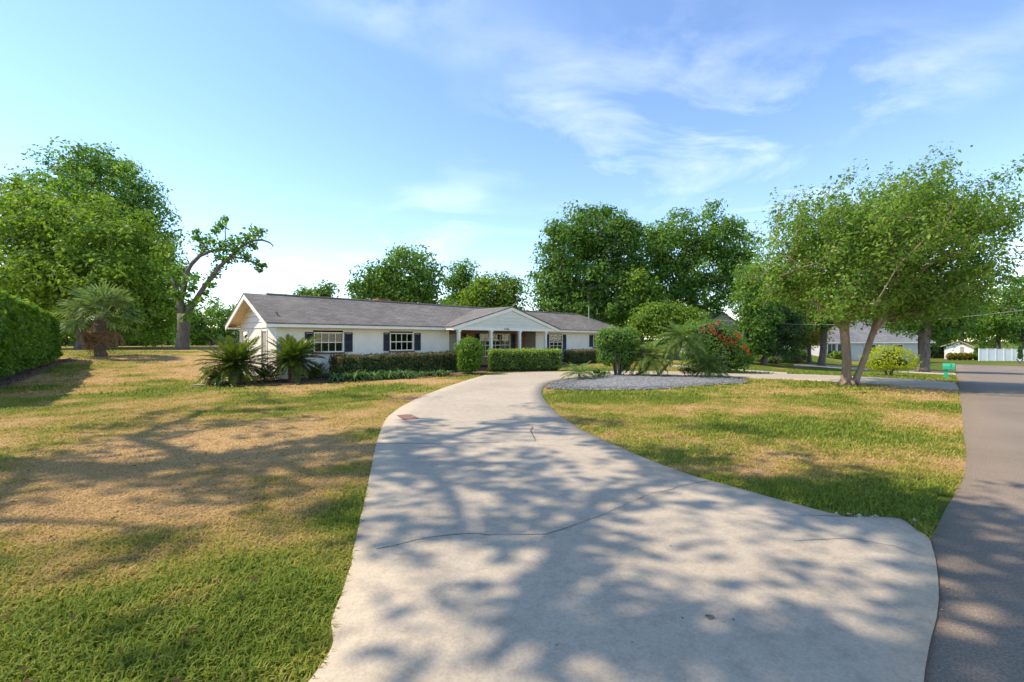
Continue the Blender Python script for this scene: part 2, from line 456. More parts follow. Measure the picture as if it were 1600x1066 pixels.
M['pebble'] = paint('pebble', (0.20, 0.197, 0.195), 0.85, 0.25, 3.0)

# ------------------------------------------------------------------ the ground
def axis(lo, hi, fine_lo, fine_hi, step, grow=1.25):
    a = list(np.arange(fine_lo, fine_hi + 1e-6, step))
    s = step; x = a[-1]
    while x < hi: s = min(s * grow, 60); x += s; a.append(x)
    s = step; x = a[0]
    while x > lo: s = min(s * grow, 60); x -= s; a.insert(0, x)
    return np.array(a)
gx = axis(-700, 700, -26, 26, 0.4); gy = axis(-150, 1100, -2, 40, 0.4)
GX, GY = np.meshgrid(gx, gy, indexing='xy')
nx, ny = len(gx), len(gy)
Vg = np.stack([GX.ravel(), GY.ravel(), ground(GX, GY).ravel()], 1)
ii, jj = np.meshgrid(np.arange(nx - 1), np.arange(ny - 1), indexing='xy')
q0 = (jj * nx + ii).ravel()
Qg = np.stack([q0, q0 + 1, q0 + nx + 1, q0 + nx], 1)
me = np_mesh('lawn', Vg, Qg, smooth=True)
a = me.attributes.new('tint', 'FLOAT', 'POINT')
a.data.foreach_set('value', dryness(GX, GY).ravel().astype(np.float32))
lawn = link('lawn', me, M['soil_turf']); lawn['kind'] = 'structure'

def catmull(pts, n):
    pts = [np.array(p[:2], dtype=float) for p in pts]
    out = []
    for i in range(len(pts) - 1):
        p0 = pts[max(i - 1, 0)]; p1 = pts[i]; p2 = pts[i + 1]; p3 = pts[min(i + 2, len(pts) - 1)]
        for k in range(n):
            t = k / n
            out.append(0.5 * (2 * p1 + (p2 - p0) * t + (2 * p0 - 5 * p1 + 4 * p2 - p3) * t * t + (3 * p1 - p0 - 3 * p2 + p3) * t ** 3))
    out.append(pts[-1]); return out
def ribbon(name, left, right, mat, off, cross=6, n=6, skirt=0.05, wob=0.0):
    L = catmull(left, n); R = catmull(right, n)
    if wob:
        for k, A in enumerate((L, R)):
            for i in range(len(A)):
                A[i] = A[i] + np.array([wob * (fbm(i * 0.9 + 40 * k, 3.3, 3) - 0.5), wob * (fbm(7.7, i * 0.9 + 20 * k, 3) - 0.5)])
    V = []; Q = []
    c = cross + 1
    for l, r in zip(L, R):
        for k in range(c):
            p = l + (r - l) * k / cross
            V.append((p[0], p[1], gz(p[0], p[1]) + off))
    m = len(L)
    for i in range(m - 1):
        for k in range(cross):
            Q.append((i * c + k, i * c + k + 1, (i + 1) * c + k + 1, (i + 1) * c + k))
    b0 = len(V)
    for i in range(m):                       # turned-down edges
        for k in (0, cross):
            x, y, z = V[i * c + k]; V.append((x, y, z - skirt))
    for i in range(m - 1):
        Q.append((i * c, (i + 1) * c, b0 + 2 * (i + 1), b0 + 2 * i))
        Q.append((i * c + cross, b0 + 2 * i + 1, b0 + 2 * (i + 1) + 1, (i + 1) * c + cross))
    me = np_mesh(name, V, Q)
    bm_fix(me)
    o = link(name, me, mat); o['kind'] = 'structure'
    poly = [tuple(p) for p in L] + [tuple(p) for p in reversed(R)]
    return o, np.array(poly)
def bm_fix(me):
    import bmesh
    b = bmesh.new(); b.from_mesh(me); bmesh.ops.recalc_face_normals(b, faces=b.faces)
    up = sum(f.normal.z for f in b.faces)
    if up < 0: bmesh.ops.reverse_faces(b, faces=b.faces)
    b.to_mesh(me); b.free(); me.update()
def G(px, py): p = P(px, py); return (p.x, p.y)
def uv(u, v): return (UX * u + VX * v, UY * u + VY * v)

pairs = [((-2.6, -2.5), (-2.45, -2.42)), ((-1.5, 0.8), (0.45, 0.57)),
 (G(487, 1066), (2.02, 2.24)), (G(520, 970), (2.86, 3.05)), (G(545, 900), G(1455, 853)), (G(552, 865), G(1432, 832)), (G(560, 830), G(1404, 814)), (G(566, 802), G(1352, 811)),
 (G(572, 775), G(1300, 806)), (G(583, 720), G(1150, 765)), (G(590, 690), G(1050, 735)), (G(600, 662), G(955, 695)),
 (G(614, 646), G(900, 668)), (G(640, 630), G(862, 640)), (G(670, 616), G(848, 620)), (G(705, 603), G(848, 609)),
 (G(745, 590.5), G(858, 600)), (G(775, 584.5), G(885, 593.5)), (G(850, 581.5), G(940, 587.5)), (G(979, 580.5), G(1040, 587)),
 (G(1060, 581), G(1100, 588.5)), (G(1136, 582.5), G(1136, 590.5)), (G(1216, 584.5), G(1230, 593.5)), (G(1300, 587), G(1327, 598.5)),
 (G(1400, 592), G(1420, 604.5)), (G(1492, 599), G(1499, 610))]
driveway, drive_poly = ribbon('driveway', [p[0] for p in pairs], [p[1] for p in pairs], M['concrete'], 0.025, 8, 7, 0.05, 0.016)
spur, spur_poly = ribbon('driveway_spur', [G(1040, 570), G(1110, 574), G(1170, 578.3), G(1230, 582)], [G(1040, 572.5), G(1110, 576.3), G(1170, 580.6), G(1230, 586)], M['concrete'], 0.018, 2, 5)
road, road_poly = ribbon('road', [uv(u, 0.26 if u < 5 else (0.1 if u < 8 else -0.12)) for u in (-60, -30, -10, -3, 0, 3, 6, 9, 14, 20, 26, 32, 40, 50, 60, 72, 84)],
                         [uv(u, -6.6) for u in (-60, -30, -10, -3, 0, 3, 6, 9, 14, 20, 26, 32, 40, 50, 60, 66, 72)], M['asphalt'], 0.012, 10, 6, 0.05, 0.06)
cross_road, cross_poly = ribbon('cross_road', [uv(84, 0.08), uv(84.3, -10), uv(85, -30), uv(86, -60)],
                                [uv(72, -6.6), uv(76, -12), uv(77, -30), uv(78, -60)], M['asphalt'], 0.008, 6, 6)
n_drive, n_drive_poly = ribbon('neighbour_driveway', [G(1240, 569.5), G(1290, 570), G(1370, 576), G(1440, 579.5), G(1492, 582)],
                               [G(1240, 572), G(1290, 574.5), G(1370, 580), G(1440, 583.5), G(1495, 587)], M['concrete'], 0.018, 3, 5)

def strip(name, pts, w, off, mat, parent, jit=0.0):
    mb = MB(); pts = [Vector((p[0], p[1], 0)) for p in pts]
    fine = []
    for a_, b_ in zip(pts[:-1], pts[1:]):
        n = max(1, int((b_ - a_).length / 0.12))
        for k in range(n): fine.append(a_.lerp(b_, k / n))
    fine.append(pts[-1])
    fine = [p + Vector((random.uniform(-jit, jit), random.uniform(-jit, jit), 0)) for p in fine]
    prev = None
    for i, p in enumerate(fine):
        d = (fine[min(i + 1, len(fine) - 1)] - fine[max(i - 1, 0)]).normalized(); s = Vector((-d.y, d.x, 0))
        ww = w * random.uniform(0.35, 1.3) if jit else w
        z = gz(p.x, p.y) + off
        cur = (Vector((p.x, p.y, z)) + s * ww / 2, Vector((p.x, p.y, z)) - s * ww / 2)
        if prev: mb.poly([prev[0], prev[1], cur[1], cur[0]])
        prev = cur
    return mb.build(name, mat, parent)
DZ = 0.0285
strip('crack', [G(590, 862), G(650, 848), G(720, 838), G(790, 841), G(850, 838), G(910, 822), G(960, 800), G(1010, 778), G(1060, 764), G(1110, 754)], 0.009, DZ, M['crack'], driveway, 0.02)
strip('crack', [G(832, 668), G(830, 676), G(834, 684), G(836, 692)], 0.035, DZ, M['crack'], driveway, 0.015)
strip('crack', [G(836, 689), G(880, 690), G(915, 684)], 0.012, DZ, M['crack'], driveway, 0.014)
strip('crack', [G(1240, 850), G(1330, 846), G(1395, 858), G(1450, 878)], 0.005, DZ, M['crack'], driveway, 0.01)
strip('joint', [G(588, 696), G(700, 695), G(780, 694)], 0.016, DZ, M['crack'], driveway)
strip('joint', [G(598, 668), G(760, 660), G(870, 648)], 0.010, DZ, M['crack'], driveway)
cp = [G(620, 651), G(641, 649.5), G(656, 656), G(630, 658.5)]
mb = MB(); mb.prism([(p[0], p[1], 0.027) for p in cp], (0, 0, 0.006)); mb.build('access_cover', M['rust'], driveway)
# dark spots dropped on the slab
for px, py, r in ((1110, 971, 0.028), (1066, 972, 0.008), (1146, 975, 0.008), (988, 1011, 0.006), (1048, 858, 0.008), (1130, 979, 0.006), (870, 1016, 0.006)):
    p = P(px, py, 0.0285); mb = MB()
    mb.poly([(p.x + r * random.uniform(0.7, 1.2) * math.cos(t), p.y + r * random.uniform(0.7, 1.2) * math.sin(t), p.z) for t in np.linspace(0, 2 * math.pi, 10)[:-1]])
    mb.build('stain', M['crack'], driveway)

def sheet(name, pts, mat, z0, z1=None, rings=5, kind='structure'):
    """patch with a slightly mounded middle"""
    c = np.mean(np.array(pts), axis=0); mb = MB(); z1 = z0 if z1 is None else z1
    P_ = catmull(list(pts) + [pts[0]], 5)[:-1]; prev = None; n = len(P_)
    for r in range(rings + 1):
        k = 1 - r / (rings + 0.35)
        cur = []
        for p in P_:
            q = c + (np.array(p) - c) * k
            cur.append((q[0], q[1], gz(q[0], q[1]) + z0 + (z1 - z0) * (1 - k * k)))
        if prev:
            for i in range(n): j = (i + 1) % n; mb.poly([prev[i], prev[j], cur[j], cur[i]])
        prev = cur
    mb.poly(prev)
    o = mb.build(name, mat, None, True); o['kind'] = kind
    return o, np.array(P_)
gravel_px = [(851, 608), (866, 600), (895, 594), (943, 588), (1000, 587.5), (1050, 588.5), (1105, 590.5), (1150, 594), (1168, 599), (1120, 602), (1080, 605), (1020, 609.5), (940, 610.5), (880, 609.5)]
gravel, gravel_poly = sheet('gravel_bed', [G(*p) for p in gravel_px], M['gravel'], 0.03, 0.11)
bed1, bed1_poly = sheet('planting_bed', [G(*p) for p in [(306, 602), (345, 604), (430, 603), (495, 599.5), (560, 596.5), (640, 591.5), (731, 587), (762, 582), (720, 579), (640, 582), (560, 585), (500, 588), (425, 590), (350, 597)]], M['mulch'], 0.03, 0.05)
hb = [G(-60, 640), G(0, 609), (-24.5, 22.5), (-32, 30.5), (-45, 44), (-46.5, 43), (-33, 28.5), (-25, 20), (-21, 15)]
bed2, bed2_poly = sheet('hedge_mulch', [tuple(p) for p in [G(0, 608.5), G(60, 584.5), G(105, 565.5), G(125, 560), G(112, 559), G(78, 568), G(30, 585), G(-40, 600), G(-60, 622)]], M['mulch'], 0.02)

def inside(poly, x, y):
    poly = np.asarray(poly); r = np.zeros(len(x), bool); n = len(poly); j = n - 1
    for i in range(n):
        xi, yi = poly[i]; xj, yj = poly[j]
        c = ((yi > y) != (yj > y)) & (x < (xj - xi) * (y - yi) / (yj - yi + 1e-12) + xi)
        r ^= c; j = i
    return r
NOGRASS = [drive_poly, spur_poly, road_poly, cross_poly, n_drive_poly, gravel_poly, bed1_poly, bed2_poly]

# grass blades: dense near the camera, coarser farther off
def grass(name, n, y0, y1, hgt, wid, power=1.0):
    t = rng.random(n); Y = (y0 ** power + t * (y1 ** power - y0 ** power)) ** (1 / power)
    X = (rng.random(n) * 2 - 1) * 1.22 * Y
    keep = np.ones(n, bool)
    for p in NOGRASS: keep &= ~inside(p, X, Y)
    v = VX * X + VY * Y; u = UX * X + UY * Y
    keep &= v > np.where(u < 7, 0.16, -0.08) - 0.05 * rng.random(n)
    keep &= ~((v > 19.8) & (v < 26.5) & (u > 5.5) & (u < 36))
    X = X[keep]; Y = Y[keep]; n = len(X)
    d = dryness(X, Y)
    z = ground(X, Y)
    lush = np.clip(1.15 - 0.65 * d, 0.3, 1.2) * (0.6 + 0.8 * fbm(X * 1.7, Y * 1.7, 2))
    hh = hgt * lush * (0.5 + rng.random(n)); ww = wid * (0.6 + 0.8 * rng.random(n))
    az = rng.random(n) * 2 * np.pi; lean = 0.25 + 0.9 * rng.random(n) + 0.5 * d
    dx = np.cos(az); dy = np.sin(az); sx = -dy; sy = dx
    V = np.zeros((n, 5, 3))
    def setv(k, along, side, up):
        V[:, k, 0] = X + dx * along + sx * side; V[:, k, 1] = Y + dy * along + sy * side; V[:, k, 2] = z + up
    setv(0, 0, -ww / 2, 0 * hh); setv(1, 0, ww / 2, 0 * hh)
    setv(2, hh * lean * 0.45, ww * 0.42, hh * 0.62); setv(3, hh * lean * 0.45, -ww * 0.42, hh * 0.62)
    setv(4, hh * lean * 1.25, 0, hh * (1.0 - 0.25 * lean))
    b = np.arange(n)[:, None] * 5
    tri = np.concatenate([b + [0, 1, 2], b + [0, 2, 3], b + [3, 2, 4]], 0)
    tint = np.clip(d * 0.85 + (rng.random(n) - 0.5) * 0.55 + 0.04, 0, 1)
    me = np_mesh(name, V.reshape(-1, 3), tri, np.tile(tint, 3), 3)
    o = link(name, me, M['blade']); return o
g1 = grass('grass', 140000, 2.0, 6.5, 0.040, 0.0088, 1.3)
tag(g1, 'near turf of mixed green and straw coloured grass blades beside the driveway', 'grass', kind='stuff')
g2 = grass('grass', 120000, 6.5, 14, 0.046, 0.014, 1.6)
tag(g2, 'middle stretch of patchy lawn grass, green fading to straw', 'grass', kind='stuff')
g3 = grass('grass', 110000, 14, 34, 0.07, 0.028, 1.5)
tag(g3, 'distant lawn grass around the house and under the trees', 'grass', kind='stuff')

# fallen leaves on the turf
mb = MB()
for i in range(220):
    y = 2.2 + 9 * random.random() ** 1.5; x = random.uniform(-1.15, 1.1) * y
    if any(inside(p, np.array([x]), np.array([y]))[0] for p in NOGRASS) or VX * x + VY * y < 0.3: continue
    a_ = random.random() * 6.28; l = random.uniform(0.02, 0.045); w = l * 0.4; z = gz(x, y) + random.uniform(0.02, 0.045)
    c_, s_ = math.cos(a_), math.sin(a_)
    mb.poly([(x - l * c_, y - l * s_, z), (x + w * s_, y - w * c_, z + 0.012), (x + l * c_, y + l * s_, z + 0.004), (x - w * s_, y + w * c_, z + 0.01)])
o = mb.build('fallen_leaves', M['dead_leaf']); tag(o, 'brown fallen leaves scattered over the turf', 'leaves', kind='stuff')
# leaf litter in the hedge mulch and pebbles on the gravel
def scatter_in(poly, n):
    lo = poly.min(0); hi = poly.max(0); x = lo[0] + rng.random(n) * (hi[0] - lo[0]); y = lo[1] + rng.random(n) * (hi[1] - lo[1])
    k = inside(poly, x, y); return x[k], y[k]
def pebbles(name, poly, n, r0, r1, zoff, mat, mound=None):
    x, y = scatter_in(poly, n); m = len(x); r = r0 + (r1 - r0) * rng.random(m) ** 2
    c = poly.mean(0)
    z = ground(x, y) + zoff
    oc = np.array([(1,0,0),(0,1,0),(-1,0,0),(0,-1,0),(0,0,0.7),(0,0,-0.7)], float)
    ang = rng.random(m) * 6.28; ca, sa = np.cos(ang), np.sin(ang)
    B = oc[None] * r[:, None, None] * (0.7 + 0.6 * rng.random((m, 6, 1)))
    V = np.empty((m, 6, 3)); V[..., 0] = B[..., 0] * ca[:, None] - B[..., 1] * sa[:, None] + x[:, None]
    V[..., 1] = B[..., 0] * sa[:, None] + B[..., 1] * ca[:, None] + y[:, None]; V[..., 2] = B[..., 2] + z[:, None]
    T = np.array([(0,1,4),(1,2,4),(2,3,4),(3,0,4),(1,0,5),(2,1,5),(3,2,5),(0,3,5)])
    Q = (np.arange(m)[:, None, None] * 6 + T[None]).reshape(-1, 3)
    return link(name, np_mesh(name, V.reshape(-1, 3), Q, None, 3), mat)
o = pebbles('gravel_stones', gravel_poly, 9000, 0.015, 0.04, 0.07, M['pebble']); tag(o, 'loose grey gravel stones in the kidney-shaped island bed', 'gravel', kind='stuff')
o = pebbles('leaf_litter', bed2_poly, 2500, 0.03, 0.07, 0.03, M['mulch']); tag(o, 'reddish leaf litter along the foot of the tall hedge', 'leaves', kind='stuff')
chip_poly = np.array([G(1295, 806), G(1350, 803), G(1412, 812), G(1440, 796), G(1452, 802), G(1420, 826), G(1340, 818)])
edge_poly = np.array([(1.98, 2.30), (2.8, 3.08), (3.5, 3.82), (3.62, 3.78), (2.92, 3.0), (2.1, 2.2)])
o = pebbles('rubble', edge_poly, 200, 0.004, 0.013, 0.02, M['concrete']); tag(o, 'loose crumbs along the broken edge between concrete and asphalt', 'rubble', kind='stuff')
o = pebbles('rubble', chip_poly, 70, 0.008, 0.03, 0.022, M['concrete']); tag(o, 'crumbled concrete chips where the driveway meets the asphalt', 'rubble', kind='stuff')

# ------------------------------------------------------------------ the ranch house (local x = along the front, y = to the back)
E0 = (-9.94, 18.5)
house = empty('ranch_house', (E0[0], E0[1], 0), 'long white single-storey ranch house with grey shingle roof and gabled porch', 'house', None, math.atan2(UY, UX))
def tu(px, v):
    r = (px - 800) / F
    ax = E0[0] + v * VX; ay = E0[1] + v * VY
    return (r * ay - ax) / (UX - r * UY)
def vv_(px, t):
    r = (px - 800) / F
    ax = E0[0] + t * UX; ay = E0[1] + t * UY
    return (r * ay - ax) / (VX - r * VY)
def zz_(py, t, v):
    return H + (HOR - py) / F * (E0[1] + t * UY + v * VY)
ZE, ZF, ZR = 2.46, 2.25, 3.84
TR = 28.4
def hpart(mb, name, mat, parent=None, smooth=False): return mb.build(name, mat, parent or house, smooth)

def lap_wall(name, t0, t1, v, z0, z1, holes, mat, sgn=-1, step=0.165):
    mb = MB(); z = z0
    while z < z1 - 1e-4:
        zt = min(z + step, z1)
        iv = [(t0, t1)]
        for (a_, b_, c_, d_) in holes:
            if c_ < zt - 0.03 and d_ > z + 0.03:
                nv = []
                for (s_, e_) in iv:
                    if b_ <= s_ or a_ >= e_: nv.append((s_, e_)); continue
                    if a_ > s_: nv.append((s_, a_))
                    if b_ < e_: nv.append((b_, e_))
                iv = nv
        for (s_, e_) in iv:
            mb.prism([(s_, v, z), (s_, v + sgn * 0.016, z), (s_, v + sgn * 0.003, zt), (s_, v, zt)], (e_ - s_, 0, 0))
        z = zt
    return hpart(mb, name, mat)

def window(t0, t1, z0, z1, v, cols, rows, sill=True, parent=None, curtain=False):
    w = empty('window', (0, 0, 0)); w.parent = house
    f = 0.055
    mb = MB()
    mb.box((t0 - f, v - 0.05, z0 - f), (t0, v + 0.08, z1 + f)); mb.box((t1, v - 0.05, z0 - f), (t1 + f, v + 0.08, z1 + f))
    mb.box((t0, v - 0.05, z1), (t1, v + 0.08, z1 + f)); mb.box((t0, v - 0.05, z0 - f), (t1, v + 0.08, z0))
    mb.build('frame', M['trim'], w)
    mb = MB(); m = 0.014
    for k in range(1, cols):
        x = t0 + (t1 - t0) * k / cols; mb.box((x - m, v - 0.02, z0), (x + m, v + 0.02, z1))
    for k in range(1, rows):
        z = z0 + (z1 - z0) * k / rows; mm = m * (1.6 if k * 2 == rows else 1)
        mb.box((t0, v - 0.024, z - mm), (t1, v + 0.024, z + mm))
    mb.build('muntins', M['trim'], w)
    for i in range(cols):
        for j in range(rows):
            a_ = t0 + (t1 - t0) * i / cols; b_ = t0 + (t1 - t0) * (i + 1) / cols
            c_ = z0 + (z1 - z0) * j / rows; d_ = z0 + (z1 - z0) * (j + 1) / rows
            tl = random.uniform(-0.004, 0.004)
            MB().poly([(a_, v + 0.003 + tl, c_), (b_, v + 0.003 - tl, c_), (b_, v + 0.003 - tl, d_), (a_, v + 0.003 + tl, d_)]).build('pane', M['glass'], w)
    if curtain:
        n = 14
        for s_, e_ in ((t0, t0 + (t1 - t0) * 0.24), (t1 - (t1 - t0) * 0.24, t1)):
            mb = MB()
            for k in range(n):
                xa = s_ + (e_ - s_) * k / n; xb = s_ + (e_ - s_) * (k + 1) / n
                ya = v + 0.16 + 0.03 * math.sin(k * 2.2); yb = v + 0.16 + 0.03 * math.sin((k + 1) * 2.2)
                mb.poly([(xa, ya, z0), (xb, yb, z0), (xb, yb, z1), (xa, ya, z1)])
            mb.build('curtain', M['curtain'], w)
    if sill:
        MB().box((t0 - 0.1, v - 0.09, z0 - f - 0.075), (t1 + 0.1, v + 0.03, z0 - f - 0.003)).build('sill', M['rust'], w)
    return w
def shutter(t0, t1, z0, z1, v):
    s = empty('shutter', (0, 0, 0)); s.parent = house
    mb = MB(); r = 0.05; y0, y1 = v - 0.055, v - 0.02
    mb.box((t0, y0, z0), (t0 + r, y1, z1)); mb.box((t1 - r, y0, z0), (t1, y1, z1))
    for z in (z0, (z0 + z1) / 2 - r / 2, z1 - r): mb.box((t0 + r, y0, z), (t1 - r, y1, z + r))
    mb.build('shutter_frame', M['shutter'], s)
    mb = MB(); z = z0 + r
    while z < z1 - r - 0.03:
        mb.prism([(t0 + r, y0 + 0.004, z), (t0 + r, y0 + 0.012, z), (t0 + r, y1 - 0.002, z + 0.045), (t0 + r, y1 - 0.01, z + 0.045)], (t1 - t0 - 2 * r, 0, 0)); z += 0.042
    mb.build('louvres', M['shutter'], s)

VW = 0.5
TL, TRW = 0.5, 27.9
tpl, tprr = tu(701.6, VW), tu(837, VW)       # porch recess
def wz(py, px, v): t = tu(px, v); return zz_(py, t, v)
wins = []
for (a_, b_, ya, yb, cols, rows, cur) in ((491, 534.5, 521, 549.3, 4, 2, False), (610, 644, 521.8, 546.8, 4, 2, False), (858.5, 877.5, 523.8, 546, 3, 4, False), (927, 941, 524.3, 541, 3, 3, False)):
    t0, t1 = tu(a_, VW), tu(b_, VW); zt = wz(ya, a_, VW); zb = wz(yb, a_, VW)
    wins.append((t0, t1, zb, zt, cols, rows, cur))
holesL = [(w[0] - 0.05, w[1] + 0.05, w[2] - 0.05, w[3] + 0.05) for w in wins[:2]]
holesR = [(w[0] - 0.05, w[1] + 0.05, w[2] - 0.05, w[3] + 0.05) for w in wins[2:]]
lap_wall('wall', TL, tpl, VW, 0.0, ZF + 0.05, holesL, M['white'])
lap_wall('wall', tprr, TRW, VW, 0.0, ZF + 0.05, holesR, M['white'])
for w in wins: window(w[0], w[1], w[2], w[3], VW, w[4], w[5], True, None, w[6])
for a_, b_, wi in ((476, 489.5, 0), (537.8, 550.3, 0), (598.8, 608, 1), (647, 656.6, 1), (852.6, 857.4, 2), (879, 884, 2), (920.5, 926, 3), (942.5, 948, 3)):
    shutter(tu(a_, VW), tu(b_, VW), wins[wi][2] - 0.05, wins[wi][3] + 0.06, VW)
# other walls
mb = MB()
mb.poly([(TRW, VW, 0), (TRW, 5.5, 0), (TRW, 5.5, ZE), (TRW, VW, ZE)]); mb.poly([(TL, 5.5, 0), (TRW, 5.5, 0), (TRW, 5.5, ZE), (TL, 5.5, ZE)])
hpart(mb, 'rear_wall', M['white'])
# dark rooms behind the glass
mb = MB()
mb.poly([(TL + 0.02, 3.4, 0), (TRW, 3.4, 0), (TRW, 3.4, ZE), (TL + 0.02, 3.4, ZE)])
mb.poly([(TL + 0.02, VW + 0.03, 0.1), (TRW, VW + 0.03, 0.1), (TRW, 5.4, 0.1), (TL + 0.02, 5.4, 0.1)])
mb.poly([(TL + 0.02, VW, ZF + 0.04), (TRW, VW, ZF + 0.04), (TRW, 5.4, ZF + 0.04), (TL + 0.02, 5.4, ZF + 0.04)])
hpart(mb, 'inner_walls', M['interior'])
# left gable end
gw0, gw1 = vv_(387.5, TL), vv_(376.5, TL); gwt = zz_(518.7, TL, gw0); gd0, gd1 = vv_(417, TL), vv_(409.5, TL)
def roofz(v): return ZE + (ZR - ZE) * (1 - abs(v - 3) / 3)
mb = MB()
# wall below the gable, with the window and the door openings left free
segs = sorted([(VW, 5.5)])
zb = 2.24
def gwall(a_, b_, z0, z1): mb.box((TL - 0.0, a_, z0), (TL + 0.1, b_, z1))
gwall(VW, gd0 - 0.04, 0, zb); gwall(gd1 + 0.04, gw0 - 0.04, 0, zb); gwall(gw1 + 0.04, 5.5, 0, zb)
gwall(gd0 - 0.04, gd1 + 0.04, gwt, zb); gwall(gw0 - 0.04, gw1 + 0.04, gwt, zb); gwall(gw0 - 0.04, gw1 + 0.04, 0, 1.15)
hpart(mb, 'gable_wall', M['white'])
d = empty('side_door', (0, 0, 0)); d.parent = house
MB().box((TL + 0.03, gd0 - 0.03, 0.05), (TL + 0.07, gd1 + 0.03, gwt)).build('door_leaf', M['taupe'], d)
mb = MB(); mb.box((TL - 0.03, gd0 - 0.1, 0.02), (TL - 0.002, gd0 - 0.04, gwt + 0.08)); mb.box((TL - 0.03, gd1 + 0.04, 0.02), (TL - 0.002, gd1 + 0.1, gwt + 0.08)); mb.build('door_frame', M['trim'], d)
w = empty('window', (0, 0, 0)); w.parent = house
mb = MB(); mb.box((TL - 0.03, gw0 - 0.1, 1.1), (TL - 0.002, gw0 - 0.02, gwt + 0.06)); mb.box((TL - 0.03, gw1 + 0.02, 1.1), (TL - 0.002, gw1 + 0.1, gwt + 0.06)); mb.box((TL - 0.034, gw0 - 0.1, gwt + 0.005), (TL - 0.004, gw1 + 0.1, gwt + 0.09)); mb.box((TL - 0.036, gw0 - 0.1, 1.05), (TL - 0.006, gw1 + 0.1, 1.13)); mb.build('frame', M['trim'], w)
MB().poly([(TL + 0.05, gw0 - 0.04, 1.1), (TL + 0.05, gw1 + 0.04, 1.1), (TL + 0.05, gw1 + 0.04, gwt), (TL + 0.05, gw0 - 0.04, gwt)]).build('pane', M['glass'], w)
z = 2.24; k = 0
while z < ZR - 0.25:
    z1 = min(z + 0.27, ZR - 0.14)
    def span(zq): h = 3 * (1 - (zq + 0.10 - ZE) / (ZR - ZE)); h = min(max(h, 0.02), 2.5); return 3 - h, 3 + h
    (a0, a1), (b0, b1) = span(z), span(z1)
    mb = MB(); n = 0.03
    mb.v = [(TL - n, a0, z + 0.012), (TL - n, a1, z + 0.012), (TL - 0.008, b1, z1), (TL - 0.008, b0, z1), (TL + 0.08, a0, z + 0.012), (TL + 0.08, a1, z + 0.012), (TL + 0.08, b1, z1), (TL + 0.08, b0, z1)]
    mb.f = [(0, 3, 2, 1), (4, 5, 6, 7), (0, 1, 5, 4), (1, 2, 6, 5), (2, 3, 7, 6), (3, 0, 4, 7)]
    hpart(mb, 'siding_board', M['white']); z = z1 + 0.001
MB().box((TL + 0.085, 0.6, 2.2), (TL + 0.1, 5.4, 2.9)).build('gable_backing', M['interior'], house)
# roof
mb = MB()
TH = 0.05
def slab(mb, pts):
    mb.prism(pts, (0, 0, -TH))
slab(mb, [(-0.06, -0.06, ZE - 0.027), (TR, -0.06, ZE - 0.027), (25.4, 3, ZR), (-0.06, 3, ZR)])
slab(mb, [(-0.06, 6.06, ZE - 0.027), (-0.06, 3, ZR), (25.4, 3, ZR), (TR, 6.06, ZE - 0.027)])
slab(mb, [(TR, -0.06, ZE - 0.027), (TR, 6.06, ZE - 0.027), (25.4, 3, ZR)])
roof = hpart(mb, 'roof', M['shingle'])
mb = MB()
mb.tube([(0.9, 3, ZR + 0.015), (25.3, 3, ZR + 0.015)], 0.055, 6); mb.tube([(25.4, 3, ZR + 0.01), (TR, -0.03, ZE - 0.01)], 0.045, 6)
mb.build('ridge_cap', M['shingle'], roof)
mb = MB(); ct = tu(597, 3.5); mb.box((ct - 0.32, 3.3, 3.4), (ct + 0.32, 3.9, 3.98)); mb.box((ct - 0.38, 3.24, 3.98), (ct + 0.38, 3.96, 4.04)); mb.build('chimney', M['brick'], roof)
pt = tu(920, 2.2); MB().tube([(pt, 2.2, 3.3), (pt, 2.2, zz_(479, pt, 2.2))], 0.035, 8).build('vent_pipe', M['metal'], roof)
# portico roof
TPL, TPR, TPM, ZP, VP = 8.95, 18.1, 13.52, 3.72, -0.75
mb = MB()
v_in = 3 * (ZP - ZE) / (ZR - ZE)
for te in (TPL, TPR):
    s = -1 if te == TPL else 1
    slab(mb, [(te + s * 0.05, VP - 0.05, ZE), (te + s * 0.05, 0.02, ZE), (TPM, v_in, ZP + 0.012), (TPM, VP - 0.05, ZP + 0.012)] if te == TPL else
             [(te + s * 0.05, VP - 0.05, ZE), (TPM, VP - 0.05, ZP + 0.012), (TPM, v_in, ZP + 0.012), (te + s * 0.05, 0.02, ZE)])
hpart(mb, 'porch_roof', M['shingle'])
# fascias, soffits
mb = MB()
mb.box((-0.035, -0.035, ZF), (TPL - 0.002, 0.0, ZE - 0.055)); hpart(mb, 'fascia', M['trim'])
mb = MB(); mb.box((TPR + 0.002, -0.035, ZF), (TR, 0.0, ZE - 0.055)); hpart(mb, 'fascia', M['trim'])
mb = MB(); mb.box((TR - 0.03, 0.0, ZF), (TR, 6, ZE - 0.055)); hpart(mb, 'fascia', M['trim'])
mb = MB(); mb.box((TPL - 0.001, VP, ZF), (TPL + 0.035, -0.003, ZE - 0.055)); hpart(mb, 'fascia', M['trim'])
mb = MB(); mb.box((TPR - 0.035, VP, ZF), (TPR + 0.001, -0.003, ZE - 0.055)); hpart(mb, 'fascia', M['trim'])
mb = MB(); mb.box((0.0, 0.003, ZF + 0.004), (TPL, VW, ZF + 0.02)); hpart(mb, 'soffit', M['cream']); mb = MB(); mb.box((TPR, 0.003, ZF + 0.004), (TR - 0.04, VW, ZF + 0.02)); hpart(mb, 'soffit', M['cream'])
mb = MB(); mb.box((TPL + 0.04, VP + 0.1, ZF + 0.03), (TPR - 0.04, 1.6, ZF + 0.05)); hpart(mb, 'porch_ceiling', M['soffit'])
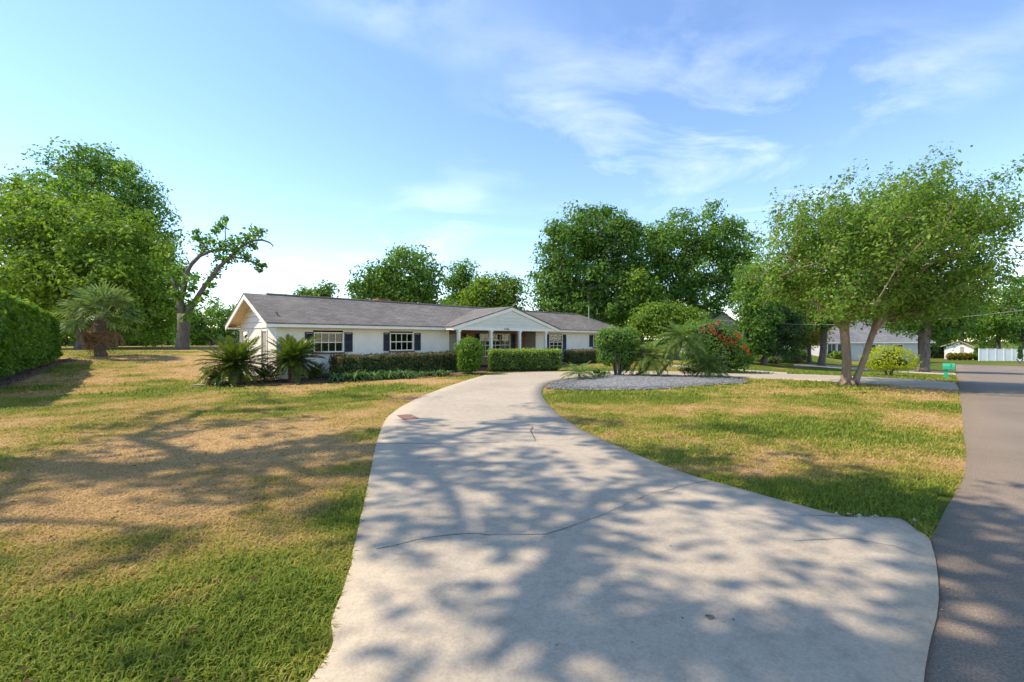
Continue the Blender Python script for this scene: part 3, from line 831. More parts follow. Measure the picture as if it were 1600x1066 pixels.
# rake boards and the wooden soffit of the left gable
for s_, nm in ((0, 1), (6, -1)):
    mb = MB()
    mb.prism([(-0.045, s_, ZE - 0.06), (-0.045, 3, ZR - 0.06), (-0.045, 3, ZR - 0.27), (-0.045, s_, ZE - 0.27)], (0.04, 0, 0))
    hpart(mb, 'rake_board', M['trim'])
    mb = MB()
    mb.prism([(0.0, s_, ZE - 0.12), (0.0, 3, ZR - 0.12), (0.0, 3, ZR - 0.14), (0.0, s_, ZE - 0.14)], (TL + 0.01, 0, 0))
    hpart(mb, 'rake_soffit', M['soffit'])
mb = MB(); mb.box((-0.004, 0.004, ZF - 0.005), (TL - 0.04, VW - 0.02, ZE - 0.15)); hpart(mb, 'cornice_return', M['trim'])
mb = MB(); mb.box((-0.004, 5.52, ZF - 0.005), (TL - 0.04, 5.99, ZE - 0.15)); hpart(mb, 'cornice_return', M['trim'])
# porch gable face
def pspan(zq): h = (TPR - TPL) / 2 * (1 - (zq + 0.1 - ZE) / (ZP - ZE)); return TPM - max(h, 0.03), TPM + max(h, 0.03)
z = ZF + 0.17
while z < ZP - 0.2:
    z1 = min(z + 0.2, ZP - 0.13); (a0, a1), (b0, b1) = pspan(z), pspan(z1)
    a0 = max(a0, TPL + 0.05); a1 = min(a1, TPR - 0.05); b0 = max(b0, TPL + 0.05); b1 = min(b1, TPR - 0.05)
    y0 = VP + 0.045
    mb = MB(); mb.v = [(a0, y0, z), (a1, y0, z), (b1, y0 + 0.016, z1), (b0, y0 + 0.016, z1), (a0, y0 + 0.1, z), (a1, y0 + 0.1, z), (b1, y0 + 0.1, z1), (b0, y0 + 0.1, z1)]
    mb.f = [(0, 1, 2, 3), (4, 7, 6, 5), (0, 4, 5, 1), (1, 5, 6, 2), (2, 6, 7, 3), (3, 7, 4, 0)]
    hpart(mb, 'siding_board', M['cream']); z = z1 + 0.001
mb = MB(); mb.box((TPL + 0.04, VP + 0.03, ZF), (TPR - 0.04, VP + 0.16, ZF + 0.168)); hpart(mb, 'porch_beam', M['trim'])
for te in (TPL, TPR):
    mb = MB(); mb.prism([(te, VP - 0.012, ZE - 0.055), (TPM, VP - 0.012, ZP - 0.045), (TPM, VP - 0.012, ZP - 0.235), (te, VP - 0.012, ZE - 0.245)], (0, 0.04, 0)); hpart(mb, 'rake_board', M['trim'])
# porch: brick wall, door, picture window, columns, slab
VB = 1.5
bt0, bt1 = tu(749.6, VB), tu(796.5, VB); bz1 = zz_(521.6, bt0, VB); bz0 = zz_(558, bt0, VB)
dt0, dt1 = tu(702, VB), tu(713, VB)
mb = MB()
def bw(a_, b_, z0, z1): mb.box((a_, VB, z0), (b_, VB + 0.1, z1))
bw(dt1, bt0, 0, ZF + 0.06); bw(bt0, bt1, 0, bz0); bw(bt0, bt1, bz1, ZF + 0.06); bw(bt1, tprr, 0, ZF + 0.06); bw(dt0, dt1, 2.08, ZF + 0.06); bw(tpl, dt0, 0, ZF + 0.06)
hpart(mb, 'brick_wall', M['brick'])
fd = empty('front_door', (0, 0, 0)); fd.parent = house
MB().box((dt0 + 0.01, VB + 0.03, 0.05), (dt1 - 0.01, VB + 0.07, 2.07)).build('door_leaf', M['door'], fd)
mb = MB()
for k in range(2):
    for j in range(3):
        w_ = (dt1 - dt0) / 2; mb.box((dt0 + 0.08 + k * (w_ - 0.03), VB + 0.015, 0.2 + j * 0.62), (dt0 + w_ - 0.02 + k * (w_ - 0.05), VB + 0.028, 0.7 + j * 0.62))
mb.build('door_panels', M['door'], fd)
window(bt0 + 0.05, bt1 - 0.05, bz0 + 0.05, bz1 - 0.05, VB, 6, 4, False, None, True)
shutter(tu(742, VB), tu(748.3, VB), bz0 + 0.25, bz1 + 0.02, VB); shutter(tu(798, VB), tu(805, VB), bz0 + 0.25, bz1 + 0.02, VB)
mb = MB(); mb.box((tprr - 0.02, VW + 0.002, 0), (tprr + 0.08, VB, ZF + 0.05)); hpart(mb, 'return_wall', M['taupe'])
mb = MB(); mb.box((tpl - 0.08, VW + 0.002, 0), (tpl + 0.02, VB, ZF + 0.05)); hpart(mb, 'return_wall', M['taupe'])
mb = MB(); mb.box((TPL + 0.1, VP - 0.1, 0.0), (TPR - 0.1, VB, 0.06)); hpart(mb, 'porch_slab', M['rust'])
lt = tu(725, VB); zl = zz_(524, lt, VB)
la = empty('wall_lantern', (0, 0, 0)); la.parent = house
mb = MB(); mb.box((lt - 0.05, VB - 0.03, zl - 0.1), (lt + 0.05, VB - 0.002, zl + 0.1)); mb.box((lt - 0.02, VB - 0.12, zl + 0.05), (lt + 0.02, VB - 0.03, zl + 0.08)); mb.build('bracket', M['black'], la)
mb = MB(); mb.tube([(lt, VB - 0.12, zl - 0.17), (lt, VB - 0.12, zl - 0.12), (lt, VB - 0.12, zl + 0.06), (lt, VB - 0.12, zl + 0.14)], [0.03, 0.07, 0.09, 0.015], 6); mb.build('lamp_body', M['black'], la)
for px in (716.5, 767, 811.7, 852):
    vq = VP + 0.12; t = tu(px, vq); c = empty('porch_column', (0, 0, 0)); c.parent = house; r = 0.075
    MB().box((t - r, vq - r, 0.16), (t + r, vq + r, ZF - 0.10)).build('shaft', M['trim'], c)
    mb = MB(); mb.box((t - r - 0.035, vq - r - 0.035, 0.06), (t + r + 0.035, vq + r + 0.035, 0.16)); mb.build('base', M['trim'], c)
    mb = MB(); mb.box((t - r - 0.03, vq - r - 0.03, ZF - 0.10), (t + r + 0.03, vq + r + 0.03, ZF)); mb.build('capital', M['trim'], c)
tx = bpy.data.curves.new('house_number', 'FONT'); tx.body = '1506'; tx.size = 0.19; tx.extrude = 0.006; tx.space_character = 1.25
to = bpy.data.objects.new('tmp', tx); COL.objects.link(to)
bpy.context.view_layer.update()
nm = bpy.data.meshes.new_from_object(to.evaluated_get(bpy.context.evaluated_depsgraph_get()))
bpy.data.objects.remove(to); nm.materials.clear()
no = link('house_number', nm, M['black'], house); vq = VP + 0.022
no.location = (tu(787.5, vq), vq, ZF + 0.035); no.rotation_euler = (math.radians(90), 0, 0)

# ------------------------------------------------------------------ foliage tools
def leaf_quads(C, A, S, L, W, fold=0.12):
    n = len(C); Nn = np.cross(A, S)
    V = np.empty((n, 4, 3)); L = L[:, None]; W = W[:, None]
    V[:, 0] = C - A * L / 2; V[:, 1] = C + S * W / 2 + Nn * W * fold; V[:, 2] = C + A * L / 2; V[:, 3] = C - S * W / 2 + Nn * W * fold
    return V.reshape(-1, 3), np.arange(n * 4).reshape(-1, 4)
def unit(a): return a / (np.linalg.norm(a, axis=-1, keepdims=True) + 1e-9)
def rnd_dir(n): return unit(rng.normal(size=(n, 3)))
def leaf_cloud(name, C, out, size, mat, parent, tint, spread=1.0, aspect=0.5):
    """one leaf per centre C; leaves face roughly along out"""
    n = len(C)
    N = unit(out + spread * rng.normal(size=(n, 3)) * 0.6 + np.array([0, 0, 0.35]))
    A = unit(np.cross(N, rnd_dir(n))); S = np.cross(N, A)
    L = size * (0.5 + 1.0 * rng.random(n)); W = L * aspect * (0.8 + 0.4 * rng.random(n))
    V, Q = leaf_quads(C, A, S, L, W)
    return link(name, np_mesh(name, V, Q, np.clip(tint, 0, 1)), mat, parent)
def skeleton(base, top, targets, r0, step=0.8, rmin=0.015, droop=0.0, guides=()):
    """limbs from a trunk to every target; thickness follows what each limb carries"""
    pts = [np.array(base, float)]; par = [-1]
    n = max(2, int(np.linalg.norm(np.array(top) - np.array(base)) / step))
    for k in range(1, n + 1):
        p = np.array(base) + (np.array(top) - np.array(base)) * k / n
        p = p + np.array([0.12 * math.sin(k * 1.3 + base[0]), 0.12 * math.cos(k * 1.7 + base[1]), 0]) * (r0 * 2) * (k / n)
        pts.append(p); par.append(len(pts) - 2)
    first = max(1, int(n * 0.55)) if not guides else n
    for g in guides:                         # main limbs leaving the top of the trunk
        last = n; p0 = pts[n]
        mid_ = (np.array(p0) + np.array(g)) / 2 + np.array([0, 0, 0.12 * np.linalg.norm(np.array(g) - p0)])
        m = max(3, int(np.linalg.norm(np.array(g) - p0) / step))
        for k in range(1, m + 1):
            f = k / m; p = (1 - f) ** 2 * p0 + 2 * f * (1 - f) * mid_ + f * f * np.array(g) + rng.normal(size=3) * 0.04
            pts.append(p); par.append(last); last = len(pts) - 1
    tg = sorted([np.array(t) for t in targets], key=lambda t: np.linalg.norm(t - np.array(top)))
    ends = []
    for t in tg:
        arr = np.array(pts[first:]); d = arr - t
        cost = np.linalg.norm(d, axis=1) + 1.1 * np.clip(d[:, 2] + 0.25 * np.linalg.norm(d[:, :2], axis=1), 0, None)
        j = first + int(np.argmin(cost)); p0 = pts[j].copy(); D = np.linalg.norm(t - p0); m = max(1, int(D / step))
        last = j
        for k in range(1, m + 1):
            f = k / m; p = p0 + (t - p0) * f
            p = p + np.array([0, 0, -droop * D * 0.25 * math.sin(math.pi * f)]) + (rng.normal(size=3) * 0.07 * min(D, 3) * (1 - f) if k < m else 0)
            pts.append(p); par.append(last); last = len(pts) - 1
        ends.append(last)
    cnt = np.zeros(len(pts)); 
    for e in ends: cnt[e] += 1
    for i in range(len(pts) - 1, 0, -1): cnt[par[i]] += cnt[i]
    tot = max(cnt[0], 1); rad = np.maximum(rmin, r0 * (np.maximum(cnt, 0.5) / tot) ** 0.5)
    mb = MB()
    # flared foot
    for i in range(1, len(pts)):
        a_, b_ = pts[par[i]], pts[i]; ra, rb = rad[par[i]], rad[i]
        if par[i] == 0: ra *= 1.45
        if rad[par[i]] > rb * 1.8 and par[i] > n: ra = rb * 1.35
        sides = 9 if rb > 0.12 else (6 if rb > 0.04 else 4)
        mb.tube([a_, b_], [ra, rb], sides, False)
    return mb
def lobes_sample(lobes, n, shell=0.55):
    """points in a union of ellipsoids, thicker towards the skin"""
    vol = np.array([(l[3] * l[4] * l[5]) ** 0.75 for l in lobes]); pick = rng.choice(len(lobes), n, p=vol / vol.sum())
    Lb = np.array(lobes)[pick]; d = rnd_dir(n); r = (shell + (1 - shell) * rng.random(n)) * (0.85 + 0.3 * rng.random(n))
    return Lb[:, :3] + d * Lb[:, 3:6] * r[:, None], d
def tree(name, label, base, lobes, mat, clumps, per, size, clump_r, r0, top=None, group=None, bark='bark', cat='tree', shell=0.55, limbs=120, aspect=0.55, tshift=0.0, stretch=None, droop=0.0, zmin=None):
    base = Vector(base); root = empty(name, base, label, cat, group)
    lobes = [(l[0] - base.x, l[1] - base.y, l[2] - base.z, l[3], l[4], l[5]) for l in lobes]
    ext = []
    for l in lobes:
        for _ in range(2):
            a_ = rng.random() * 6.28; e_ = rng.uniform(-0.1, 1.2); k_ = rng.uniform(0.85, 1.12); f_ = rng.uniform(0.2, 0.4)
            ext.append((l[0] + l[3] * k_ * math.cos(a_) * math.cos(e_), l[1] + l[4] * k_ * math.sin(a_) * math.cos(e_), l[2] + l[5] * k_ * math.sin(e_), l[3] * f_, l[4] * f_, l[5] * f_))
    C, d = lobes_sample(lobes + ext, int(clumps * 1.15), shell)
    span_ = np.ptp(C, axis=0).max()
    for c_ in C[rng.permutation(len(C))[:9]]:
        k = ((C - c_) ** 2).sum(1) > (span_ * rng.uniform(0.04, 0.085)) ** 2; C = C[k]; d = d[k]
    if zmin is not None: k = C[:, 2] > zmin; C = C[k]; d = d[k]
    cl = len(C)
    ctr = np.mean(np.array(lobes)[:, :3], axis=0)
    if top is None: top = (ctr[0] * 0.6, ctr[1] * 0.6, ctr[2] * 0.75)
    sub = C[rng.permutation(cl)[:limbs]]
    inner = ctr + (sub - ctr) * 0.92
    skeleton((0, 0, -0.1), top, inner, r0, droop=droop).build('trunk', M[bark], root, True)
    rr = clump_r * (0.6 + 0.8 * rng.random(cl))
    off = rnd_dir(cl * per).reshape(cl, per, 3) * (rng.random((cl, per, 1)) ** 0.45) * 0.95
    if stretch is not None:
        sd = unit(d + np.array(stretch)); al = rng.normal(size=(cl, per, 1)) * 0.75; off = off * 0.45 + sd[:, None, :] * al
    else: off[..., 2] *= 0.7
    Pp = C[:, None, :] + off * rr[:, None, None]
    ct = rng.random(cl)[:, None] * 0.5
    ti = np.clip(ct + 0.5 * rng.random((cl, per)) + tshift, 0, 1)
    outd = unit(Pp - C[:, None, :] + 0.6 * d[:, None, :])
    leaf_cloud('crown', Pp.reshape(-1, 3), outd.reshape(-1, 3), size, M[mat], root, ti.ravel(), 1.0, aspect)
    return root
def lob(px, py, Y, rx, ry, rz=None):
    """ellipsoid lobe given by photo position, depth and half-sizes in photo pixels"""
    c = at(px, py, Y); k = Y / F
    return (c.x, c.y, c.z, rx * k, (rz if rz is not None else (rx + ry) / 2) * k, ry * k)
def gbase(px, Y):
    x = (px - 800) / F * Y; return (x, Y, gz(x, Y))

# ------------------------------------------------------------------ crape myrtle on the street lawn
b = P(1327, 602)
Yc = b.y
ml = [lob(1385, 338, Yc, 125, 50, 110), lob(1290, 370, Yc, 105, 60, 110), lob(1470, 345, Yc, 95, 55, 100), lob(1262, 435, Yc, 75, 48, 90), lob(1355, 430, Yc + 1, 130, 75, 130),
      lob(1465, 430, Yc, 95, 65, 110), lob(1530, 350, Yc, 55, 22, 40), lob(1435, 303, Yc, 65, 28, 50), lob(1218, 440, Yc, 42, 26, 50), lob(1330, 475, Yc - 1.5, 80, 32, 60), lob(1430, 482, Yc, 85, 28, 70), lob(1390, 380, Yc - 2, 100, 60, 60)]
root = empty('crape_myrtle', b, 'broad crape myrtle with forked tan trunk on the lawn between the two drive ends', 'tree')
lo2 = [(l[0] - b.x, l[1] - b.y, l[2] - b.z, *l[3:]) for l in ml]
C, d = lobes_sample(lo2, 1250, 0.35)
C2, d2 = lobes_sample(lo2, 380, 0.97)
C2 = C2 + unit(d2 + np.array([0.6, 0, 0.5])) * 0.45; k2 = C2[:, 2] > 3.2; C = np.concatenate([C, C2[k2]]); d = np.concatenate([d, d2[k2]])
tg = C[rng.permutation(len(C))]
left_t = [c for c in tg[:190] if c[0] < 1.0][:95]; right_t = [c for c in tg[:260] if c[0] >= 0.6][:95]
k_ = Yc / F
m1 = skeleton((-0.12, 0, -0.05), (-0.05, 0.1, 88 * k_), left_t, 0.155, 0.5, 0.008, guides=[(-2.4, 0.3, 165 * k_), (-0.9, -1.2, 195 * k_), (0.3, 1.2, 205 * k_), (0.5, -0.6, 235 * k_)])
m2 = skeleton((0.12, -0.05, -0.05), (36 * k_, -0.1, 84 * k_), right_t, 0.105, 0.5, 0.008, guides=[(3.4, -0.2, 165 * k_), (2.2, 0.9, 215 * k_), (1.9, -1.3, 180 * k_), (4.2, 0.3, 215 * k_)])
m1.build('trunk', M['myrtle_bark'], root, True); m2.build('trunk', M['myrtle_bark'], root, True)
mb = MB()
for k in range(7):
    a_ = k * 0.9; mb.tube([(0.15 * math.cos(a_), 0.15 * math.sin(a_), 0.22), (0.34 * math.cos(a_), 0.34 * math.sin(a_), 0.06), (0.6 * math.cos(a_), 0.6 * math.sin(a_), -0.04)], [0.09, 0.06, 0.025], 6)
mb.build('roots', M['myrtle_bark'], root, True)
per = 46
sd = unit(d * 0.5 + np.array([0.55, 0, 0.5])); al = rng.normal(size=(len(C), per, 1))
al = np.clip(al, -1.6, 1.6)
off = np.clip(rng.normal(size=(len(C), per, 3)), -1.7, 1.7) * 0.14 + sd[:, None] * al * 0.30
mb = MB()
for c_, s_ in zip(C, unit(d * 0.5 + np.array([0.55, 0, 0.5]))):
    c_ = Vector(c_); s_ = Vector(s_); w_ = Vector(rng.normal(size=3)) * 0.06
    mb.tube([c_ - s_ * 0.55 + w_, c_ - s_ * 0.05, c_ + s_ * 0.5 - w_], [0.009, 0.007, 0.003], 3, False)
mb.build('twigs', M['myrtle_bark'], root)['kind'] = 'stuff'
Pp = C[:, None] + off
ti = np.clip(0.45 * rng.random((len(C), 1)) + 0.55 * rng.random((len(C), per)), 0, 1)
leaf_cloud('crown', Pp.reshape(-1, 3), unit(off + 0.3 * d[:, None]).reshape(-1, 3), 0.125, M['myrtle_leaf'], root, ti.ravel(), 1.1, 0.5)

# ------------------------------------------------------------------ trees of the left boundary
Y1 = 40
tree('shade_tree', 'wide bright green tree behind the fan palm and the tall hedge', gbase(130, Y1),
     [lob(120, 360, Y1, 110, 60), lob(50, 400, Y1, 80, 75), lob(190, 400, Y1, 80, 60), lob(110, 440, Y1 - 2, 110, 55), lob(215, 450, Y1, 60, 50), lob(30, 330, Y1, 50, 40), lob(235, 490, Y1, 50, 45), lob(60, 470, Y1, 80, 50), lob(170, 500, Y1 + 2, 80, 40)],
     'bright_leaf', 1150, 46, 0.30, 1.25, 0.5, tshift=-0.05)
Y2 = 48
tree('oak_tree', 'tall darker oak rising above the bright green tree', gbase(170, Y2),
     [lob(170, 300, Y2, 75, 55), lob(120, 275, Y2, 60, 35), lob(215, 330, Y2, 45, 55), lob(165, 255, Y2, 35, 22), lob(70, 285, Y2, 30, 22), lob(235, 380, Y2, 35, 60), lob(140, 360, Y2, 90, 60), lob(40, 310, Y2, 38, 40), lob(240, 450, Y2, 40, 60), lob(180, 440, Y2, 90, 80)],
     'oak_leaf', 900, 46, 0.32, 1.2, 0.55)
# leaning old oak with bare limbs
Y3 = 40.5
bo = P(285, 546.5); Y3 = bo.y; k3 = Y3 / F
root = empty('old_oak', bo, 'old leaning oak with bare sweeping limbs and tufts of leaves by the gable', 'tree')
def o3(px, py, dy=0): c = at(px, py, Y3 + dy); return Vector((c.x - bo.x, c.y - bo.y, c.z - bo.z))
mb = MB()
mb.tube([(0, 0, -0.2), o3(285, 541), o3(286, 525), o3(287, 505), o3(285, 490)], [1.1 * 13 * k3 / 1.2, 9.5 * k3, 8.3 * k3, 8 * k3, 7 * k3], 12)
mb.tube([o3(285, 493), o3(283, 475), o3(281, 465), o3(274, 450), o3(268, 436)], [6.5 * k3, 5.2 * k3, 4.4 * k3, 3.3 * k3, 2.4 * k3], 9)
mb.tube([o3(282, 468), o3(286, 455), o3(290, 440), o3(292, 425), o3(300, 412), o3(312, 400), o3(328, 393), o3(343, 390)], [4.2 * k3, 3.8 * k3, 3.5 * k3, 3 * k3, 3 * k3, 2.6 * k3, 2.2 * k3, 1.8 * k3], 8)
mb.tube([o3(287, 500), o3(297, 484), o3(308, 465), o3(318, 450), o3(330, 434), o3(342, 418), o3(355, 406), o3(366, 402), o3(384, 405), o3(398, 412), o3(412, 421)], [5.5 * k3, 4.4 * k3, 3.8 * k3, 3.6 * k3, 3.4 * k3, 3 * k3, 2.4 * k3, 1.6 * k3, 1.3 * k3, 1 * k3, .6 * k3], 8)
mb.tube([o3(355, 406), o3(366, 395), o3(380, 384), o3(394, 376), o3(410, 375), o3(421, 379), o3(427, 384), o3(423, 389)], [2.3 * k3, 2.2 * k3, 2.1 * k3, 2 * k3, 1.6 * k3, 1.2 * k3, .9 * k3, .5 * k3], 7)
mb.tube([o3(343, 390), o3(352, 375), o3(352, 358), o3(356, 345)], [1.2 * k3, .9 * k3, .7 * k3, .4 * k3], 6)
mb.tube([o3(328, 393), o3(315, 378), o3(307, 360)], [1.2 * k3, .8 * k3, .4 * k3], 6)
mb.build('trunk', M['bark'], root, True)
tufts = [(310, 372, 11), (318, 385, 12), (330, 378, 12), (345, 352, 9), (352, 342, 6), (337, 360, 7), (350, 385, 14), (365, 380, 15), (380, 378, 13), (372, 395, 12), (388, 372, 10), (400, 365, 11), (408, 362, 7), (355, 405, 13), (340, 420, 9), (345, 402, 10), (335, 430, 8), (330, 445, 8), (402, 412, 9), (411, 416, 6), (385, 402, 9), (317, 394, 9), (395, 384, 8), (303, 435, 11), (298, 450, 10), (275, 445, 13), (300, 478, 12), (312, 470, 8), (262, 430, 16), (282, 420, 13), (295, 495, 9), (275, 460, 9), (290, 462, 10), (322, 458, 6), (405, 423, 5), (307, 362, 5)]
Pc = []; 
for (px, py, r) in tufts:
    c = o3(px, py, random.uniform(-0.8, 0.8)); n = int(9 * r)
    Pc.append(np.array(c) + rng.normal(size=(n, 3)) * r * k3 * np.array([0.5, 0.5, 0.4]))
Pc = np.concatenate(Pc); leaf_cloud('crown', Pc, rnd_dir(len(Pc)), 0.27, M['oak_leaf'], root, rng.random(len(Pc)), 1.0, 0.6)

# ------------------------------------------------------------------ trees behind the house and beyond
def btree(name, label, px, Y, lobes, mat, clumps, per=40, size=0.30, cr=1.1, r0=0.32, group=None, **kw):
    return tree(name, label, gbase(px, Y), [lob(a_, b_, Y + (dy if len(q) > 4 else 0), c_, d_) for q in lobes for (a_, b_, c_, d_, dy) in [tuple(q) + ((0,) if len(q) == 4 else ())]], mat, clumps, per, size, cr, r0, group=group, **kw)
btree('oak_tree', 'rounded open oak rising behind the left run of the long roof', 640, 44, [(640, 420, 42, 36), (605, 440, 40, 30), (660, 440, 28, 38), (575, 455, 34, 22), (625, 465, 60, 25), (672, 462, 22, 20)], 'oak_leaf', 330, r0=0.4)
btree('oak_tree', 'low pair of distant treetops peeping over the left end of the ridge', 495, 70, [(472, 458, 10, 9), (508, 455, 17, 10), (490, 470, 35, 12)], 'oak_leaf', 90, size=0.42, cr=1.3)
btree('oak_tree', 'slender knob-topped tree behind the roof, left of the porch gable', 722, 52, [(722, 425, 18, 15), (712, 442, 20, 16), (735, 455, 28, 20), (722, 475, 35, 18)], 'oak_leaf', 170, r0=0.3, cr=0.95)
btree('oak_tree', 'bushy green tree directly behind the porch gable', 775, 48, [(775, 445, 28, 18), (795, 455, 20, 18), (755, 470, 30, 22), (788, 478, 32, 20), (740, 485, 35, 12)], 'bright_leaf', 230, r0=0.3, tshift=-0.2)
btree('oak_tree', 'large dense rounded oak behind the right wing of the house', 930, 46, [(925, 360, 62, 38), (885, 390, 42, 45), (965, 385, 45, 50), (915, 430, 70, 55), (850, 440, 30, 22), (870, 465, 45, 30), (960, 455, 60, 45), (930, 490, 80, 25)], 'oak_leaf', 900, r0=0.45, per=46, tshift=-0.1)
btree('oak_tree', 'large spreading oak with pale limbs beside the dense rounded oak', 1082, 48, [(1090, 365, 62, 36), (1050, 390, 40, 42), (1140, 385, 38, 45), (1100, 420, 70, 40), (1040, 440, 45, 45), (1150, 430, 30, 35), (1090, 465, 70, 30), (1020, 410, 30, 50)], 'oak_leaf', 720, r0=0.5, per=42, limbs=110)
btree('young_tree', 'thin-trunked tree standing between the two large oaks', 1002, 43, [(1000, 455, 30, 25), (1015, 475, 25, 18), (985, 470, 22, 18)], 'bright_leaf', 130, r0=0.16, tshift=-0.15)
btree('understory_tree', 'low green thicket tree behind the clipped shrub and palms', 1060, 40, [(1040, 495, 40, 22), (1070, 502, 26, 22), (1015, 505, 30, 22), (1085, 515, 22, 14)], 'bright_leaf', 300, size=0.24, cr=0.9, r0=0.15, tshift=-0.15)
btree('understory_tree', 'dark small-leaved tree against the white two-storey house', 1150, 38, [(1172, 468, 26, 30), (1185, 500, 26, 30), (1170, 440, 22, 25), (1180, 530, 22, 20)], 'oak_leaf', 230, size=0.22, cr=0.8, r0=0.16)
pb = P(1193, 570)
btree('magnolia_tree', 'compact dark tree with short trunk on the neighbouring lawn', 1193, pb.y, [(1200, 515, 50, 28), (1175, 530, 32, 25), (1235, 520, 30, 25), (1205, 490, 38, 25), (1205, 540, 50, 14)], 'dark_leaf', 430, per=40, size=0.17, cr=0.6, r0=0.2, tshift=0.0)
btree('shade_tree', 'light green tree above the compact dark tree', 1215, 42, [(1205, 455, 40, 32), (1240, 480, 35, 28), (1190, 480, 30, 25), (1260, 460, 35, 40)], 'bright_leaf', 300, size=0.24, r0=0.2, tshift=-0.1)
btree('yellow_tree', 'small golden-leaved tree in front of the grey-roofed house', 1265, 50, [(1262, 525, 26, 20), (1275, 510, 22, 14), (1250, 535, 18, 14)], 'orange_leaf', 110, size=0.22, cr=0.8, r0=0.18)
btree('shade_tree', 'dark-trunked tree between golden tree and grey-roofed house', 1283, 46, [(1290, 480, 40, 30), (1320, 470, 40, 35), (1275, 500, 25, 18)], 'oak_leaf', 260, size=0.25, r0=0.3)
btree('shade_tree', 'stout-trunked tree on the neighbouring lawn right of the lime bush', 1441, 40, [(1440, 480, 55, 30), (1410, 500, 40, 22), (1480, 490, 40, 30), (1450, 455, 50, 30), (1475, 520, 25, 18)], 'oak_leaf', 420, size=0.24, cr=0.95, r0=0.42)
for i, (px, Y, lb, mt, lab) in enumerate((
    (1505, 95, [(1500, 480, 40, 30), (1520, 505, 45, 28), (1480, 510, 30, 25)], 'bright_leaf', 'olive green tree behind the small white outbuilding'),
    (1560, 100, [(1560, 470, 38, 26), (1545, 500, 40, 28), (1575, 505, 30, 28)], 'bright_leaf', 'pale green tree rising behind the white fence'),
    (1600, 90, [(1600, 455, 28, 25), (1615, 490, 40, 45), (1590, 510, 25, 28)], 'oak_leaf', 'dark tree at the far end of the white fence'),
    (1460, 105, [(1455, 500, 40, 30), (1430, 515, 40, 25)], 'oak_leaf', 'far tree filling the gap left of the outbuilding'))):
    btree('far_tree', lab, px, Y, lb, mt, 190, per=36, size=0.5, cr=1.9, r0=0.4, tshift=-0.1)
# green belt far behind
for i, (x0, x1, Y, top, lab) in enumerate(((290, 375, 62, 478, 'shrubby thicket behind the old leaning oak'), (230, 300, 66, 500, 'dark thicket at the back of the left lawn'), (60, 230, 58, 500, 'shadowed thicket under the bright green tree'),
     (1170, 1300, 95, 495, 'far tree line behind the grey-roofed house'), (1300, 1460, 100, 480, 'far tree line above the grey roof'), (1450, 1660, 112, 492, 'far tree line behind the white fence and outbuilding'), (940, 1120, 75, 470, 'far tree line behind the large oaks'))):
    lb = []
    for px in np.arange(x0, x1 + 1, 22): lb.append(lob(px, (top + 548) / 2 + random.uniform(-6, 8), Y + random.uniform(-2, 2), 22, (548 - top) / 2 + random.uniform(-3, 6)))
    tree('thicket', lab, gbase((x0 + x1) / 2, Y), lb, 'dark_leaf' if i in (1, 2) else 'oak_leaf', 60 * len(lb), 36, 0.34, 1.3, 0.15, limbs=30, cat='thicket')

# shade trees that stand left of and behind the photographer
def shade_tree(label, base, lobes, clumps, per):
    return tree('canopy_oak', label, base, lobes, 'oak_leaf', clumps, per, 0.24, 0.75, 0.3, shell=0.2, limbs=36)
shade_tree('overhanging oak left of the drive that dapples the near lawn', (-17.5, 4.5, 0), [(-13.5, 7, 13.5, 4.5, 3.5, 2.2), (-9.5, 9.5, 13.4, 4.5, 2.6, 1.4), (-17, 9, 13, 3.5, 4, 2), (-15, 5, 12, 4, 4, 2), (-11, 5.6, 11.5, 3.6, 2.6, 1.6), (-19, 13, 15.5, 3.5, 3, 1.6)], 120, 44)
shade_tree('overhanging oak behind the drive apron that dapples the concrete', (-9, -4.5, 0), [(-7, 2.2, 10.5, 4.2, 2.6, 1.8), (-4.2, 4.8, 10, 3.0, 1.8, 1.3), (-10, -1, 11, 3.5, 3.5, 2), (-4, 0.5, 10, 3.4, 2.5, 1.5), (-7.2, 6.4, 11.3, 3.2, 1.6, 1.2)], 190, 46)

# ------------------------------------------------------------------ hedges and shrubs
def box_points(n, L, W, Hh, top_only=False, lump=0.10):
    """points on the skin of a clipped hedge, x along, y across, z up"""
    areas = np.array([L * Hh, L * Hh, L * W, W * Hh, W * Hh]); k = rng.choice(5, n, p=areas / areas.sum())
    a = rng.random(n); c = rng.random(n); X = np.empty((n, 3)); N = np.zeros((n, 3))
    for f in range(5):
        m = k == f
        if f in (0, 1): s = -1 if f == 0 else 1; X[m] = np.stack([(a[m] - .5) * L, np.full(m.sum(), s * W / 2), c[m] * Hh], 1); N[m, 1] = s
        elif f == 2: X[m] = np.stack([(a[m] - .5) * L, (c[m] - .5) * W, np.full(m.sum(), Hh)], 1); N[m, 2] = 1
        else: s = -1 if f == 3 else 1; X[m] = np.stack([np.full(m.sum(), s * L / 2), (a[m] - .5) * W, c[m] * Hh], 1); N[m, 0] = s
    lm = (fbm(X[:, 0] * 1.3 + X[:, 1] + 4, X[:, 2] * 1.3 + X[:, 1] * 0.7, 3) - 0.5) * 2 * lump
    X = X + N * (lm - 0.12 * rng.random(n) ** 1.5 + 0.05 * rng.normal(size=n))[:, None]
    # soften the upper edges
    e = np.clip((X[:, 2] - (Hh - 0.25)) / 0.25, 0, 1) ** 2
    X[:, 1] *= 1 - 0.12 * e * (np.abs(X[:, 1]) > W * 0.3)
    return X, N
